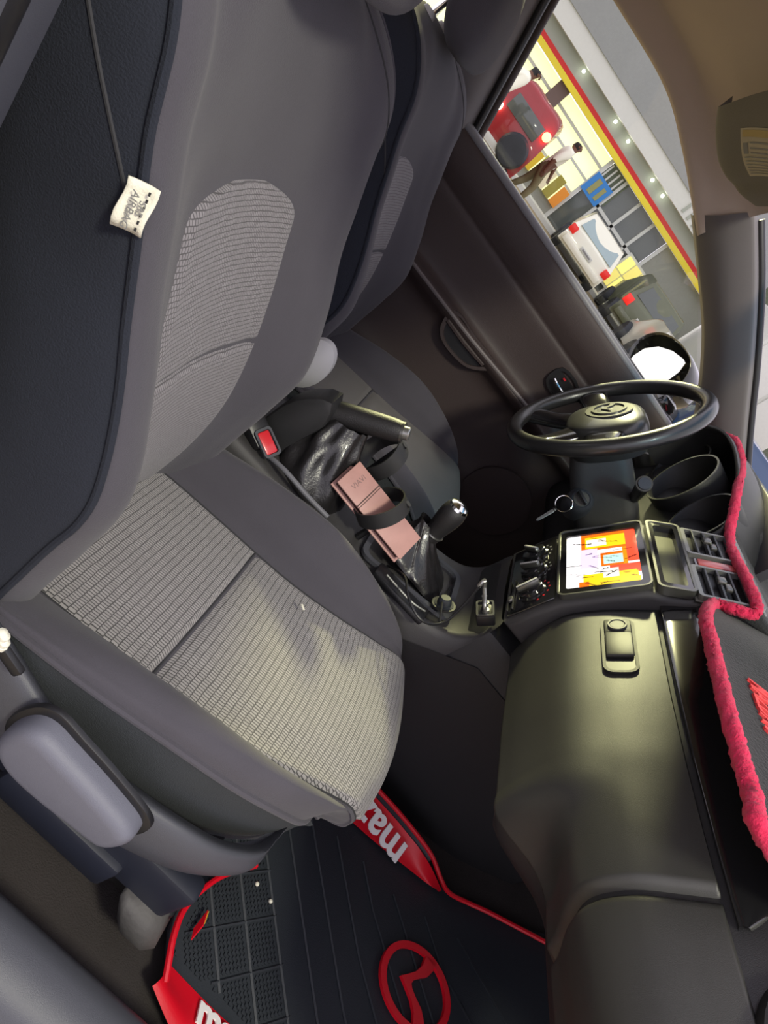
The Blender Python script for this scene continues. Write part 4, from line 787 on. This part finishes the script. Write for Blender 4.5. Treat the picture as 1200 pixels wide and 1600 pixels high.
xa, xb = q(858, 333).x, q(925, 467).x        # glazed bay
slab('wall_panel', xb, 5.6, GZ, z_ys0, wgrey); slab('sill_wall', -9, xa, GZ, .0, wgrey)
slab('lit_window', -9, xa - .05, .0, z_ys0, lit, YB + .5, .05); 
for z0, z1 in ((.55, .62), (1.05, 1.12), (1.52, 1.60)): slab('ceiling_rail', -9, xa - .05, z0, z1, frame_m, YB + .2, .1)
for i, x in enumerate((-7.4, -5.6, -3.8, xa - .02)): slab('window_post', x - .05, x + .05, GZ, z_ys0, frame_m, YB - .02, .14)
slab('brown_post', -2.15, -1.75, GZ, z_ys0, mat('post_brown', srgb(110, 92, 85), .7), YB - .06, .18)
slab('dark_pane', xa + .05, xb - .06, GZ + .1, z_ys0, dkglass, YB + .05, .04)
n_ = 4
for k in range(n_ + 1): x = xa + (xb - xa) * k / n_; slab('window_post', x - .045, x + .045, GZ, z_ys0, frame_m, YB - .04, .12)
for z in (.98,): slab('window_rail', xa, xb, z - .045, z + .045, frame_m, YB - .04, .12)
slab('kerb', -9, 5.6, GZ, GZ + .12, frame_m, YB - 1.5, .9)
slab('louvre_panel', xa + .06, xa + .80, 1.08, z_ys0, mat('louvre_green', srgb(95, 105, 85), .7), YB - .01, .05)
for k in range(5): slab('louvre', xa + .08 + .15 * k, xa + .13 + .15 * k, 1.1, z_ys0 - .05, frame_m, YB - .06, .05)
bp_ = q(932, 296); slab('blue_poster', bp_.x - .34, bp_.x + .34, bp_.z - .30, bp_.z + .30, mat('poster_blue', srgb(45, 130, 205), .5), YB - .09, .03)
slab('poster_figure', bp_.x - .18, bp_.x - .02, bp_.z - .22, bp_.z + .22, mat('poster_olive', srgb(150, 150, 90), .5), YB - .105, .015); slab('poster_figure', bp_.x + .10, bp_.x + .22, bp_.z - .20, bp_.z + .18, MATS['poster_olive'], YB - .105, .015)
cols = [srgb(225, 190, 45), srgb(190, 200, 80), srgb(240, 230, 190), srgb(160, 150, 60), srgb(235, 150, 50)]
for k in range(5): slab('stand_card', xa - 1.55 + .31 * k, xa - 1.28 + .31 * k, .0, .55 + .1 * (k % 2), mat('card_%d' % k, cols[k], .6), YB - .12, .04)
yl = q(1010, 410); slab('display_frame', yl.x - .50, yl.x + .55, -.05, 1.05, frame_m, YB - .06, .06)
for i in range(3):
    for j in range(2): slab('lit_shelf', yl.x - .42 + .32 * i, yl.x - .14 + .32 * i, .02 + .5 * j, .48 + .5 * j, mat('lit_yellow%d%d' % (i, j), (.9, .78, .2), .6, emit=.25 + .15 * ((i + j) % 2)), YB - .10, .03)
br = q(1065, 488); slab('small_window', br.x - .45, br.x + .45, .15, .95, frame_m, YB - .06, .06)
for i in range(2): slab('small_pane', br.x - .38 + .40 * i, br.x - .02 + .40 * i, .22, .88, mat('pane_olive%d' % i, srgb(125, 110, 60), .3, emit=.15), YB - .09, .03)
# ---- parked cars, tails towards us
def car(name, label, x, y, w, h, ln_, paint, boxy, lamps=(1, 1), rz=0, glow=.2):
    t = thing(name, label, 'car', (x, y, GZ)); Z = GZ; tr = Matrix.Translation((x, y, 0)) @ Matrix.Rotation(rz, 4, 'Z')
    T = lambda p: tr @ V((p[0], p[1], Z + p[2]))
    hw = w / 2; k = .12 if boxy else .30
    sec = [(0, .30 * h, .94, .50), (.02, .62 * h, 1, .5), (.05, .66 * h, .98, .5), (k, .70 * h, .92, .5)]
    prof_ = [(.04, .22 * h, .92), (0, .30 * h, .97), (0, .42 * h, 1.0), (.04, .60 * h, .99), (.10, .64 * h, .965), (k + .10, .93 * h, .80), (k + .22, .99 * h, .76), (ln_ * .35, h, .76), (ln_ * .60, .97 * h, .76), (ln_ * .78, .66 * h, .90), (ln_ * .97, .58 * h, .88), (ln_, .40 * h, .86), (ln_ * .99, .22 * h, .80)]
    rows = []
    for yy, zz, ww in prof_: rows.append([T((-hw * ww, yy, zz * .0 + .22 * h)), T((-hw * ww, yy + .001, zz * .6 + .22 * h * .4)), T((-hw * ww * .985, yy, zz - .02)), T((-hw * ww * .9, yy, zz)), T((0, yy - .02, zz + .012)), T((hw * ww * .9, yy, zz)), T((hw * ww * .985, yy, zz - .02)), T((hw * ww, yy + .001, zz * .6 + .22 * h * .4)), T((hw * ww, yy, .22 * h))])
    Patch(rows).mesh('body', paint, t, 0, 8, 0, 12, 32, 60)
    gm = dkglass if paint is not MATS.get('paint_white') else MATS.get('pale_glass', dkglass)
    a = [(-hw * .80, .115, .67 * h), (hw * .80, .115, .67 * h), (hw * .70, k + .10, .91 * h), (-hw * .70, k + .10, .91 * h)]
    g = G(); g.add([T((p[0], p[1] - .03, p[2])) for p in a] + [T((p[0], p[1] + .02, p[2])) for p in a], [[0, 1, 2, 3], [4, 7, 6, 5], [0, 4, 5, 1], [1, 5, 6, 2], [2, 6, 7, 3], [3, 7, 4, 0]]); g.build('rear_window', gm, t, smooth=0)
    rl = mat(name + '_lamp', srgb(200, 30, 25), .3, emit=glow, emcol=(.8, .03, .02, 1))
    for s in (-1, 1):
        g = G(); g.box(T((s * hw * .88, -.005, .53 * h)), (w * .13, .06, h * .15), bev=.02); g.build('tail_lamp', rl, t)
        for yy in (ln_ * .17, ln_ * .80):
            g = G(); g.lathe([(.30, -.1), (.31, -.06), (.31, .06), (.28, .1), (.18, .09), (.02, .08)], tr @ Matrix.Translation((s * (hw - .08), yy, Z + .31)) @ Matrix.Rotation(s * math.pi / 2, 4, 'Y'), 24); g.build('wheel', rub, t)
    g = G(); g.box(T((0, -.03, .33 * h)), (w * .90, .10, h * .13), bev=.03); g.build('bumper', paint, t)
    g = G(); g.box(T((0, -.05, .45 * h)), (w * .27, .02, h * .075), bev=.004); g.build('number_plate', frame_m, t)
    for k_ in range(5): 
        pass
    g = G(); g.box(T((0, -.062, .45 * h)), (w * .19, .004, h * .03)); g.build('plate_print', ink, t, smooth=0)
    return t
pw = mat('paint_white', srgb(235, 235, 215), .25, coat=.5); mat('pale_glass', srgb(150, 170, 170), .1, coat=.5); pg = mat('paint_olive', srgb(95, 100, 75), .35, coat=.4); ps_ = mat('paint_silver', srgb(205, 205, 190), .3, .3, coat=.4)
a = P(905, 432, 'z', GZ + .25); car('parked_hatchback', 'white hatchback with red tail lamps parked before the dark glazed bay', q(905, 390).x * .86 + .12, 16.9, 1.50, 1.24, 3.0, pw, False)
car('parked_jeep', 'dark olive upright car parked before the yellow lit shelves', 3.72, 16.6, 1.60, 1.50, 3.2, pg, True, glow=.4)
car('parked_saloon', 'pale silver car partly hidden behind the door mirror', 4.05, 12.9, 1.56, 1.15, 3.2, ps_, False)
# ---- red three wheeler
rk = thing('red_three_wheeler', 'red three wheeled taxi with glowing lamps at the left of the forecourt', 'taxi', (-1.9, 14.2, GZ)); Z = GZ
pr = mat('paint_red', srgb(150, 25, 30), .35, coat=.5)
rx, ry = -1.32, 13.6
rows = []
for yy, zz, ww in ((0, .35, .55), (-.02, .7, .62), (0, 1.0, .62), (.1, 1.35, .58), (.25, 1.52, .54), (1.3, 1.55, .54), (1.9, 1.30, .45), (2.3, .8, .35), (2.4, .4, .30)): rows.append([(rx - ww, ry + yy, Z + .30), (rx - ww * 1.02, ry + yy, Z + zz * .7), (rx - ww * .9, ry + yy, Z + zz), (rx, ry + yy - .03, Z + zz + .03), (rx + ww * .9, ry + yy, Z + zz), (rx + ww * 1.02, ry + yy, Z + zz * .7), (rx + ww, ry + yy, Z + .30)])
Patch(rows).mesh('body', pr, rk, 0, 6, 0, 8, 24, 30)
g = G(); g.box((rx, ry - .05, Z + 1.12), (.80, .03, .30), bev=.01); g.build('rear_window', dkglass, rk)
g = G(); g.lathe([(.30, -.06), (.31, 0), (.27, .06), (.20, .07), (.02, .05)], Matrix.Translation((rx + .28, ry - .12, Z + .62)) @ Matrix.Rotation(math.pi / 2, 4, 'X'), 28); g.build('spare_wheel', rub, rk)
for s, em in ((-1, 10), (1, 7)):
    g = G(); g.lathe([(.085, -.02), (.085, .02), (.05, .05)], Matrix.Translation((rx + .50 * s, ry - .04, Z + (.86 if s < 0 else 1.22))) @ Matrix.Rotation(math.pi / 2, 4, 'X'), 16); g.build('tail_lamp', mat('red_lamp%d' % s, (1, .2, .1), .4, emit=em, emcol=(1, .10, .05, 1) if s > 0 else (1, .75, .5, 1)), rk)
for s in (-1, 1):
    g = G(); g.lathe([(.24, -.07), (.25, 0), (.24, .07), (.05, .06)], Matrix.Translation((rx + .50 * s, ry + .25, Z + .25)) @ Matrix.Rotation(math.pi / 2, 4, 'Y'), 20); g.build('wheel', rub, rk)
g = G(); g.box((rx - .1, ry - .06, Z + .42), (.36, .02, .12), bev=.003); g.build('number_plate', frame_m, rk)
g = G(); g.box((rx, ry - .02, Z + .30), (1.15, .12, .06), bev=.02); g.build('bumper', frame_m, rk)
# ---- people
shirt = mat('shirt_white', srgb(240, 240, 220), .85); trous = mat('trousers_khaki', srgb(120, 112, 80), .9); skin = mat('skin_brown', srgb(105, 68, 48), .6); hair = mat('hair_black', (.012, .010, .009), .7); shoe = mat('shoe_dark', (.03, .028, .026), .6); darkt = mat('trousers_brown', srgb(95, 70, 62), .9)
def person(label, loc, rz, J, tro):
    # J: joints (x right, y forward, z up) in metres; one skinned surface, coloured by body region
    t = thing('person', label, 'person', loc)
    names = list(J); E_ = [('pelvis', 'waist'), ('waist', 'chest'), ('chest', 'neck'), ('neck', 'head'), ('head', 'crown')]
    for s in 'lr': E_ += [('chest', 'sho' + s), ('sho' + s, 'elb' + s), ('elb' + s, 'wri' + s), ('wri' + s, 'han' + s), ('pelvis', 'hip' + s), ('hip' + s, 'kne' + s), ('kne' + s, 'ank' + s), ('ank' + s, 'toe' + s)]
    rad = dict(pelvis=.175, waist=.165, chest=.19, neck=.062, head=.10, crown=.09, sho=.10, elb=.07, wri=.036, han=.034, hip=.115, kne=.085, ank=.062, toe=.045)
    me = bpy.data.meshes.new('body'); idx = {n: i for i, n in enumerate(names)}; me.from_pydata([J[n] for n in names], [(idx[a], idx[b]) for a, b in E_], [])
    o = bpy.data.objects.new('body', me); COL.objects.link(o); sk = o.modifiers.new('s', 'SKIN'); o.modifiers.new('u', 'SUBSURF').levels = 2
    for n in names:
        k = n if n in rad else n[:3]; r = rad[k]; v = me.skin_vertices[0].data[idx[n]]; v.radius = (r, r * (.72 if k in ('chest', 'waist', 'pelvis') else 1)); v.use_root = n == 'pelvis'
    dg = bpy.context.evaluated_depsgraph_get(); ev_ = bpy.data.meshes.new_from_object(o.evaluated_get(dg)); bpy.data.objects.remove(o)
    reg = {}
    def d2(p, a, b): ab = b - a; k = max(0, min(1, (p - a).dot(ab) / (ab.length_squared + 1e-9))); return (p - a - ab * k).length
    MM = [shirt, tro, skin, hair, shoe]; ev_.materials.clear(); [ev_.materials.append(m) for m in MM]
    def part(e): 
        a, b = e
        if b[:3] in ('toe',): return 4
        if a[:3] in ('hip', 'kne') or b[:3] == 'hip' or a == 'pelvis' and b != 'waist': return 1
        if a == 'neck': return 2
        if a == 'head': return 3
        if a[:3] == 'wri': return 2
        if a[:3] == 'elb': return 0 if b == 'x' else 2
        return 0
    fwd = V((0, 1, 0))
    for f in ev_.polygons:
        c_ = f.center; e = min(E_, key=lambda e: d2(c_, V(J[e[0]]), V(J[e[1]]))); m_ = part(e)
        if m_ == 0 and c_.z < J['pelvis'][2] - .02: m_ = 1
        if m_ in (2, 3) and e[0] in ('neck', 'head'):
            face = (c_ - V(J['head'])).dot(fwd); m_ = 2 if (face > .02 and c_.z < J['head'][2] + .06) or c_.z < J['head'][2] - .05 else 3
        f.material_index = m_; f.use_smooth = True
    bo = bpy.data.objects.new('body', ev_); COL.objects.link(bo); bo.parent = t; t.rotation_euler[2] = rz
    h = V(J['head'])
    for s in (-1, 1):
        g = G(); g.lathe([(.004, -.01), (.02, -.004), (.02, .004), (.004, .01)], Matrix.Translation(h + V((.098 * s, .0, .0))) @ Matrix.Rotation(math.pi / 2, 4, 'Y'), 10); e_ = g.build('ear', skin); e_.parent = t
        g = G(); g.lathe([(.003, 0), (.012, .004), (.003, .008)], Matrix.Translation(h + V((.035 * s, .088, .02))) @ Matrix.Rotation(-math.pi / 2, 4, 'X'), 10); e_ = g.build('eye', blk); e_.parent = t
        w_ = V(J['han' + 'lr'[s > 0]]); d_ = (w_ - V(J['wri' + 'lr'[s > 0]])).normalized(); g = G()
        for k in range(4): g.tube([w_ + V((0, .018 * (k - 1.5), 0)), w_ + d_ * (.05 + .01 * (k in (1, 2))) + V((0, .02 * (k - 1.5), 0)), w_ + d_ * .085 + V((0.01 * -s, .019 * (k - 1.5), 0))], .0085, n=6, sub=2)
        g.tube([w_ - d_ * .02, w_ + V((0, .04, -.02)), w_ + V((0, .055, -.045))], .009, n=6, sub=2); e_ = g.build('fingers', skin); e_.parent = t
    g = G(); g.tube([h + V((0, .085, .02)), h + V((0, .115, -.02)), h + V((0, .09, -.03))], .012, n=6, sub=2); e_ = g.build('nose', skin); e_.parent = t
    g = G(); g.tube([h + V((-.025, .085, -.055)), h + V((0, .093, -.057)), h + V((.025, .085, -.055))], .006, n=6, sub=2); e_ = g.build('mouth', mat('lips', srgb(90, 45, 40), .6) if 'lips' not in MATS else MATS['lips']); e_.parent = t
    return t
def pose(step, lean, armsw):
    J = dict(pelvis=(0, 0, .92), waist=(0, .02 + lean * .3, 1.08), chest=(0, .03 + lean * .7, 1.32), neck=(0, .04 + lean, 1.50), head=(0, .06 + lean * 1.1, 1.62), crown=(0, .05 + lean * 1.1, 1.68))
    for s, k in ((-1, 'l'), (1, 'r')):
        st = step * s; J['sho' + k] = (.19 * s, .03 + lean * .75, 1.40); J['elb' + k] = (.25 * s, .02 - armsw * s + lean * .6, 1.13); J['wri' + k] = (.24 * s, .10 - armsw * 1.4 * s + lean * .6, .90); J['han' + k] = (.235 * s, .13 - armsw * 1.5 * s + lean * .6, .82)
        J['hip' + k] = (.10 * s, 0, .86); J['kne' + k] = (.11 * s, .05 + st * .55, .48); J['ank' + k] = (.11 * s, st - .04, .08); J['toe' + k] = (.12 * s, st + .12, .035)
    return J
pf = P(795, 308, 'z', GZ); person('person in white shirt and khaki trousers walking in front of the shop', (pf.x, pf.y, GZ), math.radians(-75), pose(.17, .06, .10), trous)
person('person in white shirt standing by the red three wheeler', (-2.0, 12.2, GZ), math.radians(-60), pose(.05, .34, .05), darkt)
# things standing beyond the windscreen
car('blue_hatchback', 'dark blue car seen through the edge of the windscreen', 4.75, 8.0, 1.6, 1.3, 3.4, mat('paint_blue', srgb(30, 60, 95), .25, coat=.5), False, glow=.1)
lo = thing('box_lorry', 'pale box lorry standing beyond the windscreen edge', 'lorry', (7.0, 19, GZ))
g = G(); g.box((7.0, 19.2, 1.75), (2.5, 4.4, 2.6), bev=.08); g.build('cargo_box', beam, lo)
g = G(); g.box((7.0, 22.2, 1.1), (2.3, 1.5, 2.2), bev=.2); g.build('cab', pw, lo)
g = G(); g.box((7.0, 19.6, .30), (2.2, 6.0, .25), bev=.02); g.build('chassis', blk, lo)
for s_ in (-1, 1):
    g = G(); g.box((7.0 + s_ * 1.0, 16.95, .55), (.25, .06, .16), bev=.01); g.build('tail_lamp', mat('lorry_lamp%d' % s_, srgb(200, 40, 30), .3, emit=.3), lo)
    g = G(); g.box((7.0 + s_ * .6, 16.97, 1.75), (1.1, .05, 2.3), bev=.02); g.build('rear_door', beam, lo)
    for yy in (18.0, 21.8):
        g = G(); g.lathe([(.42, -.12), (.44, 0), (.42, .12), (.05, .1)], Matrix.Translation((7.0 + 1.0 * s_, yy, GZ + .44)) @ Matrix.Rotation(s_ * math.pi / 2, 4, 'Y'), 20); g.build('wheel', rub, lo)
gp = thing('roadside_wall', 'long mossy grey wall beyond the lorry', 'wall', (14, 25, GZ))
g = G(); g.box((16, 25, 2.2), (20, .3, 5.2)); g.build('wall_slab', mat('mossy_wall', srgb(105, 112, 92), .9, var=.5), gp, smooth=0)
g = G(); g.box((16, 24.9, 4.85), (20, .6, .15), bev=.03); g.build('coping', frame_m, gp, smooth=0)
